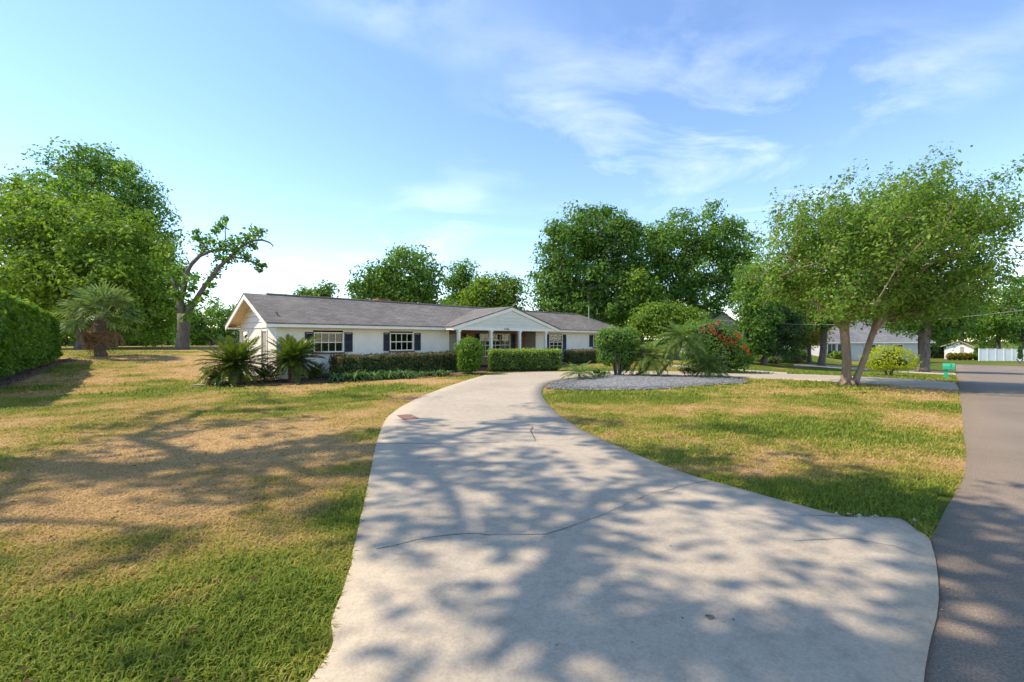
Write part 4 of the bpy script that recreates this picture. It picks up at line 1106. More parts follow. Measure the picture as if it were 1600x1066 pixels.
def hedge(name, label, p0, p1, width, height, mat, dens, size, top_tint=0.3, lump=0.1, core=0.16, cat='hedge', taper=0.0):
    p0 = Vector(p0); p1 = Vector(p1); d = p1 - p0; L = math.hypot(d.x, d.y); mid = (p0 + p1) / 2
    z0 = min(gz(p0.x, p0.y), gz(p1.x, p1.y))
    root = empty(name, (mid.x, mid.y, z0), label, cat, None, math.atan2(d.y, d.x))
    area = 2 * L * height + L * width + 2 * width * height
    X, N = box_points(int(area * dens), L, width, height, lump=lump)
    # leave the foot slightly open
    foot = X[:, 2] < 0.12 + 0.1 * rng.random(len(X)); X = X[~foot]; N = N[~foot]
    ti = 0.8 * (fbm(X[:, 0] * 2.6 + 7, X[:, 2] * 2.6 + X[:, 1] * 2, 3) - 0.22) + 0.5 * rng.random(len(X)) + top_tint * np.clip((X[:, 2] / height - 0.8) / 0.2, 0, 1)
    gl = np.array([gz(mid.x + d.x * f, mid.y + d.y * f) - z0 for f in (-0.5, 0.5)])
    fx = X[:, 0] / L + 0.5; X[:, 2] = X[:, 2] * (1 - taper * fx) + gl[0] + (gl[1] - gl[0]) * fx
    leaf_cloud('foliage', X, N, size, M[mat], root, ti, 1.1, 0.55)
    c = core
    MB().box((-L / 2 + c, -width / 2 + c, 0.05), (L / 2 - c, width / 2 - c, height * (1 - taper) - c)).build('dark_core', M['hedge_core'], root)  # solid dark box added inside the leaves to block the view through
    mb = MB()
    for k in range(max(3, int(L / 0.6))):
        x = (k + 0.5) / max(3, int(L / 0.6)) * L - L / 2 + random.uniform(-.1, .1); y = random.uniform(-width * .2, width * .2)
        mb.tube([(x, y, -0.03), (x + random.uniform(-.08, .08), y, 0.4)], [0.025, 0.02], 5)
    mb.build('stems', M['bark'], root)
    return root
# tall boundary hedge: front face follows the lawn edge
hA = Vector((*G(0, 604), 0)); hB = Vector((*G(93, 561), 0)); hdir = (hB - hA).normalized(); nrm = Vector((-hdir.y, hdir.x, 0))
ha = hA - hdir * 6 + nrm * 0.9; hb_ = hB + nrm * 0.9
hedge('tall_hedge', 'tall clipped boundary hedge with mulch at its foot along the left lawn', ha, hb_, 1.8, 3.95, 'hedge_leaf', 400, 0.145, 0.2, 0.34, 0.3, taper=0.425)
def hp(px, v): t = tu(px, v); return (E0[0] + t * UX + v * VX, E0[1] + t * UY + v * VY, 0)
hedge('low_hedge', 'long dark clipped hedge with bronze tips below the two left windows', hp(522, -0.75), hp(722, -0.75), 0.85, 1.0, 'bronze_leaf', 800, 0.10, 0.32, 0.09, 0.14)
pf = Vector((*G(774, 581.8), 0)); pg = Vector((*G(884, 580), 0))
off_ = Vector((VX, VY, 0)) * 0.5
hedge('boxy_hedge', 'bright green boxy hedge in front of the porch columns', pf + off_, pg + off_, 0.95, 1.15, 'box_leaf', 900, 0.09, 0.4, 0.08, 0.14)
hedge('low_hedge', 'low dark hedge under the right-hand windows', hp(884, -0.9), hp(985, -0.9), 0.8, 0.95, 'bronze_leaf', 700, 0.085, 0.45, 0.07, 0.12)
def blob_shrub(name, label, base, lobes, mat, n, size, tsh=0.0, stems=6, cat='shrub', extra=None, stem_r=0.03, stem_h=0.6, aspect=0.55, core_k=0.72, lump=0.25, stem_w=1.0):
    root = empty(name, base, label, cat); base = Vector(base)
    C, d = lobes_sample(lobes, n, 0.82)
    # drop what lies inside another lobe
    ins = np.zeros(n, bool)
    for l in lobes: ins |= (((C - np.array(l[:3])) / np.array(l[3:6])) ** 2).sum(1) < 0.5
    C = C[~ins]; d = d[~ins]
    k = C[:, 2] > 0.03; C = C[k]; d = d[k]
    lm = fbm(C[:, 0] * 3 + 3, C[:, 2] * 3 + C[:, 1] * 2, 3)
    C = C + d * ((lm - 0.5) * lump)[:, None]
    hi = C[:, 2].max()
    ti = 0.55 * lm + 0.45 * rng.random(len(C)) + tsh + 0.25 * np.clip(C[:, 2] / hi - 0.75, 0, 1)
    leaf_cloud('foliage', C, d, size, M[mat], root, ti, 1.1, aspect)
    mb = MB()
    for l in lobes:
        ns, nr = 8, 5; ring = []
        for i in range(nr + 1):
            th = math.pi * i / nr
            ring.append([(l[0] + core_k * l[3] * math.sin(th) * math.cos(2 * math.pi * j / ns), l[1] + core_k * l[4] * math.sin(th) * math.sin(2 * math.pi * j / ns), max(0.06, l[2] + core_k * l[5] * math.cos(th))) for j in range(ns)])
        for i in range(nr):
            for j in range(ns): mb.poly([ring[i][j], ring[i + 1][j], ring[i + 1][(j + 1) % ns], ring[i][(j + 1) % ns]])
    mb.build('dark_core', M['hedge_core'], root)  # closed dark ellipsoids added within the foliage so nothing shows through
    mb = MB()
    for k in range(stems):
        a_ = k * 2.4; r = (0.10 + 0.08 * random.random()) * stem_w
        mb.tube([(r * math.cos(a_) * 0.5, r * math.sin(a_) * 0.5, -0.03), (r * math.cos(a_), r * math.sin(a_), stem_h * 0.5), (2.2 * r * math.cos(a_), 2.2 * r * math.sin(a_), stem_h)], [stem_r, stem_r * 0.9, stem_r * 0.7], 6)
    mb.build('stems', M['bark'], root)
    if extra: extra(root, C, d)
    return root
p = P(733, 585)
kk = p.y / F
blob_shrub('round_shrub', 'glossy bright green rounded shrub at the left porch column', p, [(0, 0, 40 * kk, 22 * kk, 22 * kk, 17 * kk), (0.05, 0, 24 * kk, 20 * kk, 20 * kk, 16 * kk), (-0.1, 0, 12 * kk, 16 * kk, 16 * kk, 12 * kk)], 'hedge_leaf', 5200, 0.095, 0.0)
p = P(965, 588); kk = p.y / F
blob_shrub('clipped_shrub', 'tall flat-topped clipped shrub on bare multiple stems in the gravel bed', p, [(-0.1, 0, 58 * kk, 26 * kk, 26 * kk, 19 * kk), (0.5, 0, 60 * kk, 17 * kk, 24 * kk, 17 * kk), (-0.62, 0, 58 * kk, 15 * kk, 22 * kk, 18 * kk), (-0.5, 0, 36 * kk, 17 * kk, 18 * kk, 20 * kk), (0.4, 0, 38 * kk, 19 * kk, 18 * kk, 20 * kk), (0.05, 0, 36 * kk, 16 * kk, 16 * kk, 20 * kk), (0.35, 0.1, 20 * kk, 12 * kk, 12 * kk, 14 * kk)], 'oak_leaf', 8500, 0.10, 0.05, 9, stem_r=0.04, stem_h=1.1, lump=0.22, stem_w=1.6)
p = P(1128, 583); kk = p.y / F
def red_flowers(root, C, d):
    for (px, py, r) in ((1110, 513, 5), (1116, 520, 4), (1128, 527, 5), (1140, 530, 6), (1150, 522, 4), (1148, 535, 4), (1163, 542, 5), (1168, 549, 3), (1172, 552, 3), (1098, 517, 4), (1135, 536, 4), (1154, 528, 4), (1122, 505, 3)):
        c = at(px, py, p.y - 0.8); c = np.array((c.x - p.x, c.y - p.y, c.z - p.z)); Fp = c + rng.normal(size=(r * 6, 3)) * r * kk * 0.5
        leaf_cloud('flower_spray', Fp, rnd_dir(len(Fp)), 0.075, M['flower_red'], root, rng.random(len(Fp)), 1, 0.7)['kind'] = 'stuff'
blob_shrub('flowering_shrub', 'large dark mounded shrub with red flower sprays beside the palms', p, [(0, 0.5, 32 * kk, 46 * kk, 42 * kk, 32 * kk), (-0.4, 0.6, 62 * kk, 40 * kk, 36 * kk, 23 * kk), (0.8, 0.4, 24 * kk, 27 * kk, 30 * kk, 26 * kk), (0.55, 0.4, 46 * kk, 27 * kk, 28 * kk, 18 * kk), (-1.1, 0.5, 36 * kk, 27 * kk, 30 * kk, 32 * kk)], 'oak_leaf', 11000, 0.10, -0.05, 6, extra=red_flowers)
p = P(1389, 588); kk = p.y / F
blob_shrub('lime_shrub', 'chartreuse mounded bush with a short trunk by the second drive', p, [(0, 0, 26 * kk, 36 * kk, 36 * kk, 19 * kk), (-0.5, 0, 22 * kk, 22 * kk, 25 * kk, 14 * kk), (0.6, 0, 22 * kk, 20 * kk, 25 * kk, 14 * kk), (0.1, 0, 35 * kk, 24 * kk, 24 * kk, 14 * kk)], 'lime_leaf', 4800, 0.10, 0.0, 3, stem_r=0.06, stem_h=0.5, core_k=0.45)
# small things in the gravel bed
for px, py, s, lab in ((932, 592, 1.0, 'small grey-green shrublet beside the smallest feathery palm'), (1074, 588, 0.9, 'twiggy brown shrublet between two feathery palms')):
    p = P(px, py); kk = p.y / F * s
    blob_shrub('small_shrub', lab, p, [(0, 0, 12 * kk, 16 * kk, 14 * kk, 9 * kk), (0.3, 0, 9 * kk, 12 * kk, 12 * kk, 7 * kk)], 'box_leaf' if px < 1000 else 'bronze_leaf', 900, 0.06, 0.1, 6, stem_r=0.012, stem_h=0.3, core_k=0.4)
for px, py, w_, lab in ((1205, 568, 34, 'low clipped dark hedge clump at the neighbour drive'), (1234, 566, 22, 'bronze low hedge clump at the neighbour drive'), (1440, 571, 10, 'small orange-tinged bush under the stout tree'), (1418, 563, 14, 'green clipped block under the stout tree')):
    p = P(px, py); kk = p.y / F
    blob_shrub('low_bush', lab, p, [(0, 0, 5 * kk, w_ * kk, 9 * kk, 6 * kk), (w_ * 0.4 * kk, 0, 4.5 * kk, w_ * 0.5 * kk, 9 * kk, 5.5 * kk)], 'bronze_leaf' if 'bronze' in lab or 'orange' in lab else 'box_leaf', 1300, 0.13, 0.2 if 'bronze' in lab or 'orange' in lab else 0, 4, stem_h=0.2)
for px, py, w_, h_, mt, lab in ((1345, 562, 16, 12, 'box_leaf', 'rounded bush before the grey house, behind the forked tree'), (1306, 561, 9, 6, 'bright_leaf', 'small bright bush below the grey house windows'), (1425, 560, 22, 16, 'oak_leaf', 'broad bush beside the stout-trunked tree'), (1462, 560, 18, 22, 'dark_leaf', 'tall dark bush right of the stout-trunked tree'),
    (1248, 562, 10, 8, 'box_leaf', 'small bush at the foot of the golden tree'), (1385, 561, 20, 12, 'oak_leaf', 'bush behind the chartreuse mound'), (1526, 563, 3.5, 10, 'hedge_leaf', 'narrow upright bush between outbuilding and white fence'), (1160, 566, 14, 14, 'dark_leaf', 'dark bush behind the flowering shrub'), (1225, 563, 24, 9, 'oak_leaf', 'wide bush behind the compact dark tree')):
    p = P(px, py); kk = p.y / F
    blob_shrub('garden_bush', lab, p, [(0, 0, h_ * 0.9 * kk, w_ * kk, w_ * 0.8 * kk, h_ * kk), (w_ * 0.4 * kk, 0, h_ * 0.6 * kk, w_ * 0.7 * kk, w_ * 0.6 * kk, h_ * 0.7 * kk)], mt, 2200, 0.004 * p.y + 0.05, 0.0, 4, stem_h=0.3, lump=0.4)
# strap-leaved clumps in front of the dark hedge
def strap_mesh(seed):
    r = np.random.default_rng(seed); V = []; Q = []; T = []
    for k in range(46):
        a_ = r.random() * 6.28; L = 0.35 + 0.3 * r.random(); w = 0.014 + 0.008 * r.random(); el = 0.5 + 0.8 * r.random()
        dx, dy = math.cos(a_), math.sin(a_); prev = None; x = 0.06 * r.random() * dx; y = 0.06 * r.random() * dy; z = 0.0; n0 = len(V)
        for j in range(5):
            ww = w * (1 - 0.8 * (j / 4) ** 2); V += [(x - dy * ww, y + dx * ww, z), (x + dy * ww, y - dx * ww, z)]
            x += dx * L / 4 * math.cos(el); y += dy * L / 4 * math.cos(el); z = max(0.02, z + L / 4 * math.sin(el)); el -= 0.45 + 0.2 * r.random()
        tt = r.random()
        for j in range(4): Q.append((n0 + 2 * j, n0 + 2 * j + 1, n0 + 2 * j + 3, n0 + 2 * j + 2)); T.append(tt)
    return np_mesh('strap_leaves', V, Q, T)
sm = [strap_mesh(i) for i in range(3)]
for m_ in sm: m_.materials.append(M['strap_leaf'])
i = 0
for px in np.linspace(522, 700, 20):
    for row in range(2 if px < 640 else 1):
        py = 596.5 - (px - 522) * 0.050 - row * 3.5 + random.uniform(-1, 1); p = P(px + random.uniform(-3, 3), py, 0.03)
        o = link('strap_plant', sm[i % 3]); o.location = p; o.rotation_euler = (0, 0, random.random() * 6.28); s = random.uniform(1.2, 1.6) * (1 if px < 640 else 0.75); o.scale = (s, s, s)
        tag(o, 'strappy green clump planted along the foot of the long dark hedge', 'plant', 'strappy clumps along the dark hedge'); i += 1
# far shrubs by the outbuilding
for k, px in enumerate((1484, 1492, 1500, 1508, 1516)):
    p = P(px, 563); kk = p.y / F
    blob_shrub('croton_bush', 'yellowish upright bush in the row against the small white outbuilding', p, [(0, 0, 6 * kk, 4 * kk, 4 * kk, 6 * kk)], 'orange_leaf', 260, 0.28, -0.3, 3, stem_h=0.3)['group'] = 'bushes against the outbuilding'

# ------------------------------------------------------------------ palms
def pinnate(name, L, pairs, ll, lw, droop, v_ang, mat, seed, rise=0.0):
    r = np.random.default_rng(seed); V = []; Q = []; T = []
    def P_(s): x = L * s; return np.array([x * (1 - 0.12 * droop * s * s), 0, rise * x - droop * L * 0.55 * s * s])
    pts = [P_(s) for s in np.linspace(0, 1, 10)]
    for j in range(9):
        a, b_ = pts[j], pts[j + 1]; w = 0.014 * (1 - 0.08 * j); n0 = len(V)
        V += [tuple(a + np.array([0, -w, 0])), tuple(a + np.array([0, w, 0])), tuple(b_ + np.array([0, w * .9, 0])), tuple(b_ + np.array([0, -w * .9, 0]))]; Q.append((n0, n0 + 1, n0 + 2, n0 + 3)); T.append(0.7)
    for k in range(pairs):
        s = 0.12 + 0.88 * (k + 0.5) / pairs; p = P_(s); tan = P_(min(s + 0.02, 1.0)) - P_(max(s - 0.02, 0)); tan = tan / np.linalg.norm(tan)
        env = math.sin(math.pi * min(1, 0.15 + 0.85 * s) ** 0.8) ** 0.6 if s < 0.97 else 0.35
        for sg in (-1, 1):
            l = ll * env * (0.85 + 0.3 * r.random()); w = lw * (0.8 + 0.4 * r.random())
            fw = 0.55 + 0.35 * s
            d = tan * fw + np.array([0, sg * (1 - 0.3 * s), 0]) + np.array([-tan[2], 0, tan[0]]) * (v_ang + 0.12 * r.normal()); d = d / np.linalg.norm(d)
            side = np.cross(d, np.array([0.1, 0, 1.0])); side = side / np.linalg.norm(side)
            m = p + d * l * 0.5 + np.array([0, 0, -0.02 * l]); e = p + d * l + np.array([0, 0, -0.22 * l * (0.5 + r.random()) if ll > 0.2 else -0.05 * l])
            n0 = len(V)
            V += [tuple(p), tuple(m + side * w / 2), tuple(e), tuple(m - side * w / 2)]; Q.append((n0, n0 + 1, n0 + 2, n0 + 3)); T.append(np.clip(0.25 + 0.5 * r.random() + 0.25 * s, 0, 1))
    me = np_mesh(name, V, Q, T); me.materials.append(M[mat]); return me
cyc = [pinnate('cycad_frond', 1.0, 46, 0.22, 0.026, dr, 0.3, 'cycad_leaf', i) for i, dr in enumerate((0.25, 0.45, 0.75))]
dat = [pinnate('date_frond', 1.0, 40, 0.28, 0.022, dr, 0.1, 'date_leaf', 20 + i) for i, dr in enumerate((0.6, 0.9, 1.25))]
def crown_fronds(root, meshes, n, L, centre, el_hi, el_lo, r0=0.05):
    for k in range(n):
        f = k / (n - 1); az = k * 2.39996 + random.uniform(-.15, .15); el = el_hi + (el_lo - el_hi) * f ** 0.85 + random.uniform(-.08, .08)
        o = link('frond', meshes[min(2, int(f * 3))], None, root); s = L * random.uniform(0.85, 1.1) * (0.8 if f < 0.12 else 1)
        o.location = Vector(centre) + Vector((r0 * math.cos(az), r0 * math.sin(az), 0.0)); o.rotation_euler = Euler((random.uniform(-.25, .25), -el, az), 'XYZ'); o.scale = (s, s, s)
def scaly_trunk(root, h, r, mat, lean=(0, 0), bulge=1.15):
    mb = MB(); n = max(5, int(h / 0.07)); pts = []; rad = []
    for k in range(n + 1):
        f = k / n; pts.append((lean[0] * f, lean[1] * f, h * f - 0.04)); rad.append(r * (bulge - (bulge - 1) * abs(2 * f - 0.9)) * (1 + (0.09 if k % 2 else -0.05)))
    mb.tube(pts, rad, 12); mb.build('trunk', M[mat], root)
def sago(label, px, py, L, h, r, n, hi=1.35, lo=-0.35):
    p = P(px, py); root = empty('sago_palm', p, label, 'cycad'); scaly_trunk(root, h, r, 'palm_bark')
    crown_fronds(root, cyc, n, L, (0, 0, h - 0.03), hi, lo); return root
sago('large sago palm with stout trunk nearest the open side lawn', 368, 600, 1.42, 0.8, 0.22, 76)
sago('large sago palm with cylindrical trunk in front of the house corner', 459, 597, 1.3, 0.95, 0.19, 68)
sago('low sago pup between the cylindrical-trunked sago and the dark hedge', 492, 591.5, 0.85, 0.15, 0.1, 30, 1.3, 0.0)
sago('low sago pup on the lawn side of the stout-trunked sago', 338, 600.5, 0.75, 0.12, 0.1, 28, 1.3, 0.0)
sago('low shaded sago pup between the two large sago palms', 415, 597, 0.8, 0.15, 0.1, 28, 1.3, 0.0)
p = P(338, 602.5); kk = p.y / F
blob_shrub('groundcover_clump', 'pale grey-green leafy clump at the lawn edge under the sago pup', p, [(0, 0, 4 * kk, 10 * kk, 8 * kk, 6 * kk)], 'date_leaf', 420, 0.08, 0.3, 3, stem_h=0.1)
p = P(312, 603); MB().prism([(p.x - .25, p.y - .12, 0.0), (p.x + .3, p.y - .15, 0.0), (p.x + .35, p.y + .1, 0.0), (p.x - .2, p.y + .15, 0.0)], (0, 0, 0.05)).build('stepping_stone', M['concrete']); tag(bpy.data.objects['stepping_stone'], 'flat pale stone on the grass beside the stout sago palm', 'stone')
def date_palm(label, pts_px, L, n, rad=0.055, hi=1.3, lo=-0.5):
    p = P(*pts_px[0]); root = empty('pygmy_date_palm', p, label, 'palm'); Y = p.y
    pts = []
    for (px, py) in pts_px: c = at(px, py, Y); pts.append((c.x - p.x, 0, c.z - p.z))
    pts[0] = (0, 0, -0.04)
    fine = [pts[0]]
    for a_, b_ in zip(pts[:-1], pts[1:]):
        for k in range(1, 5): fine.append(tuple(Vector(a_).lerp(Vector(b_), k / 4)))
    MB().tube(fine, [rad * (1.5 if i == 0 else 1) * (1.1 if i % 2 else 0.92) * (1 + 0.5 * (i / len(fine)) ** 3) for i in range(len(fine))], 9).build('trunk', M['palm_bark'], root)
    crown_fronds(root, dat, n, L, pts[-1], hi, lo, 0.03)
date_palm('feathery palm with a trunk curving along the gravel before rising', [(987, 588.5), (998, 584), (1008, 580), (1013, 572), (1012, 556)], 1.25, 34)
date_palm('taller feathery palm leaning on a slanted pale trunk', [(1024, 590), (1036, 578), (1050, 562), (1062, 545), (1067, 527)], 1.3, 36, 0.06)
date_palm('low bushy feathery palm in front of the red-flowered shrub', [(1108, 590), (1108, 582), (1107, 570)], 1.05, 40, 0.07)
date_palm('smallest feathery palm at the rounded tip of the gravel bed', [(905, 594), (905, 590), (905, 585)], 0.85, 20, 0.04, 1.3, 0.1)
# fan palm on the left lawn
def fan_mesh(name, mat, seed, dead=False):
    r = np.random.default_rng(seed); V = []; Q = []; T = []; R = 0.8; pet = 0.95
    def add(a, b_, c, d, t): n0 = len(V); V.extend([tuple(a), tuple(b_), tuple(c), tuple(d)]); Q.append((n0, n0 + 1, n0 + 2, n0 + 3)); T.append(t)
    Z = lambda x: -0.16 * x * x * (1.8 if dead else 1)
    for j in range(5):
        x0, x1 = pet * j / 5, pet * (j + 1) / 5; add((x0, -.02, Z(x0)), (x0, .02, Z(x0)), (x1, .016, Z(x1)), (x1, -.016, Z(x1)), 0.8)
    n = 22; o = np.array([pet, 0, Z(pet)])
    for k in range(n):
        th = math.radians(-125 + 250 * (k + 0.5) / n); l = R * (0.75 + 0.25 * math.cos(th * 0.6)) * (0.9 + 0.2 * r.random()); dth = math.radians(250 / n * 0.5)
        dr = (0.28 + 0.25 * r.random()) * (2.2 if dead else 1); zf = 0.03 if k % 2 else -0.02
        def pt(f, a): return o + np.array([math.cos(a) * l * f, math.sin(a) * l * f * (0.6 if dead else 0.92), zf * f - dr * l * f ** 2.5 + 0.10 * abs(math.sin(a)) * f])
        t = np.clip(0.3 + 0.6 * r.random(), 0, 1)
        add(o, pt(0.55, th - dth), pt(0.62, th), pt(0.55, th + dth), t)
        add(pt(0.55, th - dth), pt(1.0, th - dth * 0.15), pt(1.0, th + dth * 0.15), pt(0.55, th + dth), t)
    me = np_mesh(name, V, Q, T); me.materials.append(M[mat]); return me
fan = [fan_mesh('fan_leaf', 'fan_leaf', 50 + i) for i in range(3)]; fand = [fan_mesh('dead_fan_leaf', 'dead_leaf', 60 + i, True) for i in range(2)]
p = P(157, 556.5)
root = empty('fan_palm', p, 'shaggy fan palm with brown hanging skirt at the end of the tall hedge', 'palm'); kp = p.y / F
hc = 62 * kp
mb = MB(); n = 14
mb.tube([(0.02 * math.sin(k), 0.02 * math.cos(k), hc * k / n - 0.05) for k in range(n + 1)], [0.30 * (1.25 if k == 0 else 1) * (1.15 if k % 2 else 0.9) for k in range(n + 1)], 10); mb.build('trunk', M['palm_bark'], root)
sc = 56 * kp / 1.75
for k in range(30):
    f = k / 29; az = k * 2.39996; el = 1.5 - 1.8 * f + random.uniform(-.1, .1)
    o = link('fan_leaf', fan[k % 3], None, root); o.location = (0.1 * math.cos(az), 0.1 * math.sin(az), hc); o.rotation_euler = Euler((random.uniform(-.6, .6), -el, az), 'XYZ'); s = sc * random.uniform(0.88, 1.08); o.scale = (s, s, s)
for k in range(15):
    az = k * 2.39996 + 0.7; el = -0.55 - 0.75 * random.random()
    o = link('dead_fan_leaf', fand[k % 2], None, root); o.location = (0.12 * math.cos(az), 0.12 * math.sin(az), hc - 0.15); o.rotation_euler = Euler((random.uniform(-.5, .5), -el, az), 'XYZ'); s = sc * random.uniform(0.7, 0.9); o.scale = (s, s, s)
    o['label'] = 'brown dead hanging fan leaf'

# ------------------------------------------------------------------ mailbox
p = P(1482, 593)
km = p.y / F
mr = empty('mailbox', p, 'green post-mounted mailbox at the edge of the street', 'mailbox', None, math.atan2(UY, UX) - math.radians(180))
hh = 25 * km
bl = 18 * km / 1.386 / 2; pw = 2.3 * km; zb_ = hh * 0.63; w2 = 4.6 * km; rr = hh * 0.16
MB().box((-pw, -bl + pw * 0.6, -0.1), (pw, -bl + pw * 2.6, zb_ - 0.02)).build('post', M['mailbox'], mr)
MB().box((-w2 * 0.8, -bl + 0.02, zb_ - 0.02), (w2 * 0.8, bl * 0.8, zb_)).build('bracket', M['mailbox'], mr)
prof = [(-w2, zb_ + 0.002), (w2, zb_ + 0.002), (w2, zb_ + rr)] + [(w2 * math.cos(t), zb_ + rr + (hh - zb_ - rr) * math.sin(t)) for t in np.linspace(0.25, math.pi - 0.25, 7)] + [(-w2, zb_ + rr)]
mb = MB(); mb.prism([(x, -bl, z) for x, z in prof], (0, 2 * bl, 0)); mb.build('box', M['mailbox'], mr)
mb = MB(); mb.prism([(x * 1.05, bl + 0.002, zb_ + (z - zb_) * 1.04) for x, z in prof], (0, 0.02, 0)); mb.build('door', M['mailbox'], mr)
mb = MB(); mb.box((w2 + 0.004, bl * 0.3, zb_ + rr), (w2 + 0.016, bl * 0.3 + 0.04, hh + 0.02)); mb.build('flag', M['mailbox'], mr)

# ------------------------------------------------------------------ neighbouring buildings, fence
def simple_house(name, label, loc, rz, L, D, hw, hr, wallm, roofm, wins_, over=0.4, hip=False):
    h = empty(name, loc, label, 'house', None, rz)
    mb = MB(); mb.box((0, 0, -0.3), (L, D, hw)); 
    mb.prism([(0.0, 0, hw), (0.0, D, hw), (0.0, D / 2, hr - 0.12)], (L, 0, 0)) if not hip else None
    mb.build('wall', wallm, h)
    mb = MB(); s = (hr - hw) / (D / 2); e = over
    x0, x1 = -e, L + e; hx = D / 2 if hip else 0
    for sg in (0, 1):
        ya = -e if sg == 0 else D + e; za = hw - e * s
        mb.prism([(x0, ya, za), (x1, ya, za), (x1 - hx, D / 2, hr), (x0 + hx, D / 2, hr)] if sg == 0 else [(x1, ya, za), (x0, ya, za), (x0 + hx, D / 2, hr), (x1 - hx, D / 2, hr)], (0, 0, -0.1))
    if hip:
        mb.prism([(x0, -e, hw - e * s), (x0 + hx, D / 2, hr), (x0, D + e, hw - e * s)], (0, 0, -0.1)); mb.prism([(x1, -e, hw - e * s), (x1, D + e, hw - e * s), (x1 - hx, D / 2, hr)], (0, 0, -0.1))
    mb.build('roof', roofm, h)
    MB().box((x0, -e - 0.03, hw - e * s - 0.22), (x1, -e, hw - e * s - 0.02)).build('fascia', M['trim'], h)
    for (face, a_, b_, z0, z1) in wins_:
        w = empty('window', (0, 0, 0)); w.parent = h
        if face == 'f': q = [(a_, -0.012, z0), (b_, -0.012, z0), (b_, -0.012, z1), (a_, -0.012, z1)]; fr = ((a_ - .08, -0.05, z0 - .08), (b_ + .08, -0.003, z1 + .08))
        else: q = [(-0.012, a_, z0), (-0.012, b_, z0), (-0.012, b_, z1), (-0.012, a_, z1)]; fr = ((-0.05, a_ - .08, z0 - .08), (-0.003, b_ + .08, z1 + .08))
        mb = MB(); (x_0, y_0, z_0), (x_1, y_1, z_1) = fr; f = 0.08
        if face == 'f':
            mb.box((x_0, y_0, z_0), (x_0 + f, y_1, z_1)); mb.box((x_1 - f, y_0, z_0), (x_1, y_1, z_1)); mb.box((x_0 + f, y_0, z_0), (x_1 - f, y_1, z_0 + f)); mb.box((x_0 + f, y_0, z_1 - f), (x_1 - f, y_1, z_1)); mb.box(((x_0 + x_1) / 2 - .03, y_0 + .004, z_0 + f), ((x_0 + x_1) / 2 + .03, y_1, z_1 - f))
        else:
            mb.box((x_0, y_0, z_0), (x_1, y_0 + f, z_1)); mb.box((x_0, y_1 - f, z_0), (x_1, y_1, z_1)); mb.box((x_0, y_0 + f, z_0), (x_1, y_1 - f, z_0 + f)); mb.box((x_0, y_0 + f, z_1 - f), (x_1, y_1 - f, z_1))
        mb.build('frame', M['trim'], w)
        MB().poly(q).build('pane', M['shutter'], w)
    return h
AU = math.atan2(UY, UX)
Yn = 62; x0 = (1285 - 800) / F * Yn; zg = gz(x0 + 8, Yn + 4)
simple_house('grey_house', 'neighbouring house with long grey roof seen behind the crape myrtle', (x0, Yn, zg), math.radians(8), 17, 9, 2.9, 6.0, M['grey_wall'], M['grey_roof'], [('f', 0.8, 2.0, 0.9, 2.3), ('f', 2.3, 3.4, 0.9, 2.3), ('f', 6.5, 8.2, 0.9, 2.2), ('f', 11, 12.5, 0.9, 2.2)], hip=True)
Yn = 48; x0 = (1151 - 800) / F * Yn
simple_house('white_house', 'white two-storey house showing its gable above the flowering shrub', (x0, Yn, gz(x0, Yn)), math.radians(90), 8.0, 3.0, 3.7, 4.75, M['white'], M['grey_roof'], [], 0.12)
Yn = 60; x0 = (1130 - 800) / F * Yn
simple_house('white_house', 'white house wall glimpsed low behind the compact dark tree', (x0, Yn + 4, gz(x0, Yn)), math.radians(3), 12, 7, 2.7, 4.4, M['white'], M['grey_roof'], [('f', 2.2, 3.4, 0.6, 2.2), ('f', 5.5, 6.5, 0.6, 2.2), ('f', 8, 9, 0.6, 2.2)])
pa, pc = P(1475.5, 561), P(1523, 563)
r2 = (1523 - 800) / F; Ws = (r2 * pa.y - pa.x) / (0.714 + 0.7 * r2); ks = pa.y / F
sh = empty('outbuilding', pa, 'small white gabled outbuilding with tan roof at the end of the street', 'shed', None, math.atan2(-0.7, 0.714))
hw, hr = 19 * ks, 27.5 * ks
mb = MB(); mb.prism([(0, 0, -0.3), (Ws, 0, -0.3), (Ws, 0, hw * 0.9), (Ws * 0.5, 0, hr - 0.15), (0, 0, hw)], (0, 6, 0)); mb.build('wall', M['white'], sh)
mb = MB()
mb.prism([(-0.45, -0.35, hw - 0.05), (Ws * 0.5, -0.35, hr), (Ws * 0.5, 6.3, hr), (-0.45, 6.3, hw - 0.05)], (0, 0, 0.16)); mb.prism([(Ws + 0.35, -0.35, hw * 0.9 - 0.1), (Ws + 0.35, 6.3, hw * 0.9 - 0.1), (Ws * 0.5 + 0.001, 6.3, hr), (Ws * 0.5 + 0.001, -0.35, hr)], (0, 0, 0.16)); mb.build('roof', M['tan_roof'], sh)
wd = empty('window', (0, 0, 0)); wd.parent = sh
MB().box((Ws * 0.52, -0.05, hw * 0.45), (Ws * 0.64, -0.004, hw * 1.02)).build('frame', M['taupe'], wd); MB().box((Ws * 0.54, -0.07, hw * 0.5), (Ws * 0.62, -0.052, hw * 0.97)).build('pane', M['taupe'], wd)
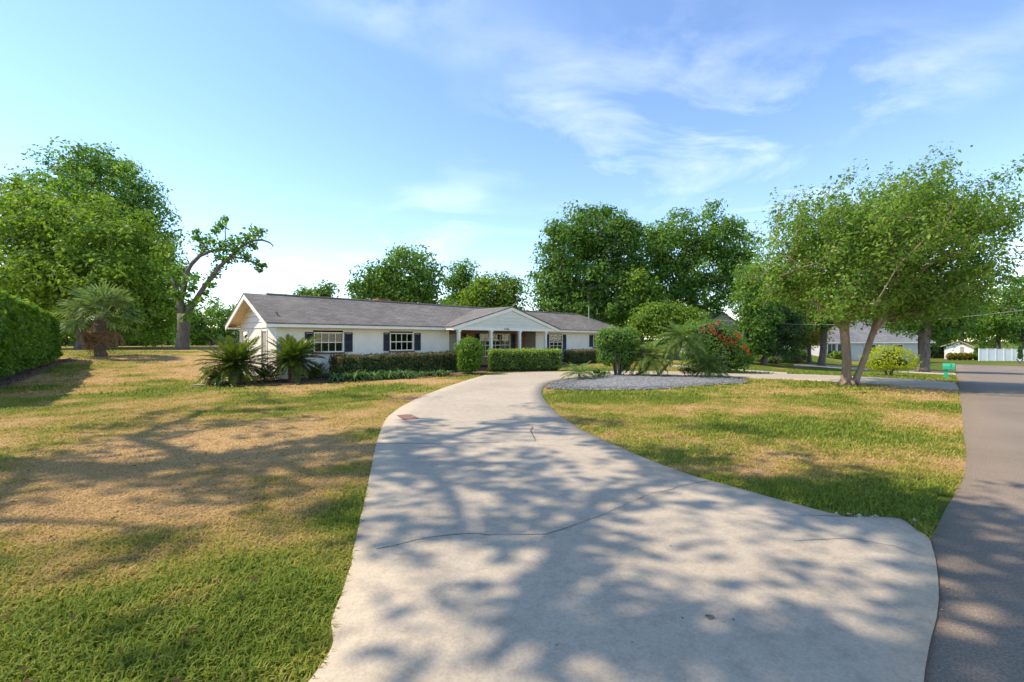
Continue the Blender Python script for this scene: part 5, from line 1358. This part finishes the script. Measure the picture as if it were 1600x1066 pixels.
fa = P(1530, 564); r2 = (1592 - 800) / F; fw = (r2 * fa.y - fa.x) / (0.98 + 0.2 * r2); fb = fa + Vector((0.98, -0.2, 0)) * fw
fr = empty('privacy_fence', fa, 'plain white vinyl privacy fence beyond the far end of the street', 'fence', None, math.atan2(fb.y - fa.y, fb.x - fa.x)); FL = (fb - fa).length * 1.25; fh = 18.6 * fa.y / F
npan = 6
for k in range(npan):
    xa, xb = FL * k / npan, FL * (k + 1) / npan
    MB().box((xa - 0.07, -0.07, -0.2), (xa + 0.07, 0.07, fh + 0.06)).build('post', M['fence'], fr)
    MB().box((xa + 0.072, -0.04, 0.02), (xb - 0.072, 0.04, fh - 0.06)).build('panel', M['fence'], fr)
    MB().box((xa + 0.072, -0.055, fh - 0.058), (xb - 0.072, 0.055, fh + 0.01)).build('rail', M['fence'], fr)
p = P(1594, 569); kk = p.y / F
blob_shrub('cypress_tree', 'narrow cone-shaped evergreen in front of the white fence', p, [(0, 0, 14 * kk, 3.2 * kk, 3.2 * kk, 6 * kk), (0, 0, 20 * kk, 2.4 * kk, 2.4 * kk, 8 * kk), (0, 0, 25 * kk, 1.4 * kk, 1.4 * kk, 6 * kk)], 'dark_leaf', 900, 0.2, 0.2, 2, cat='tree', stem_r=0.09, stem_h=8 * kk)
# low pale building glimpsed behind the old oak
Yn = 70; x0 = (296 - 800) / F * Yn
simple_house('far_house', 'pale low house glimpsed through the thicket behind the old oak', (x0, Yn, gz(x0, Yn)), math.radians(5), 7.5, 5, 1.6, 2.5, M['grey_wall'], M['grey_roof'], [('f', 1, 2, 0.6, 1.4), ('f', 4, 5, 0.6, 1.4)])
# overhead service wire
mb = MB(); pts = []
A, B_ = at(1120, 500, 40), at(1640, 480, 30)
for k in range(25):
    f = k / 24; q = A.lerp(B_, f); q.z -= 0.75 * math.sin(math.pi * f); pts.append(q)
mb.tube(pts, 0.011, 5); o = mb.build('service_wire', M['metal']); tag(o, 'thin overhead service wire strung past the crape myrtle', 'wire')
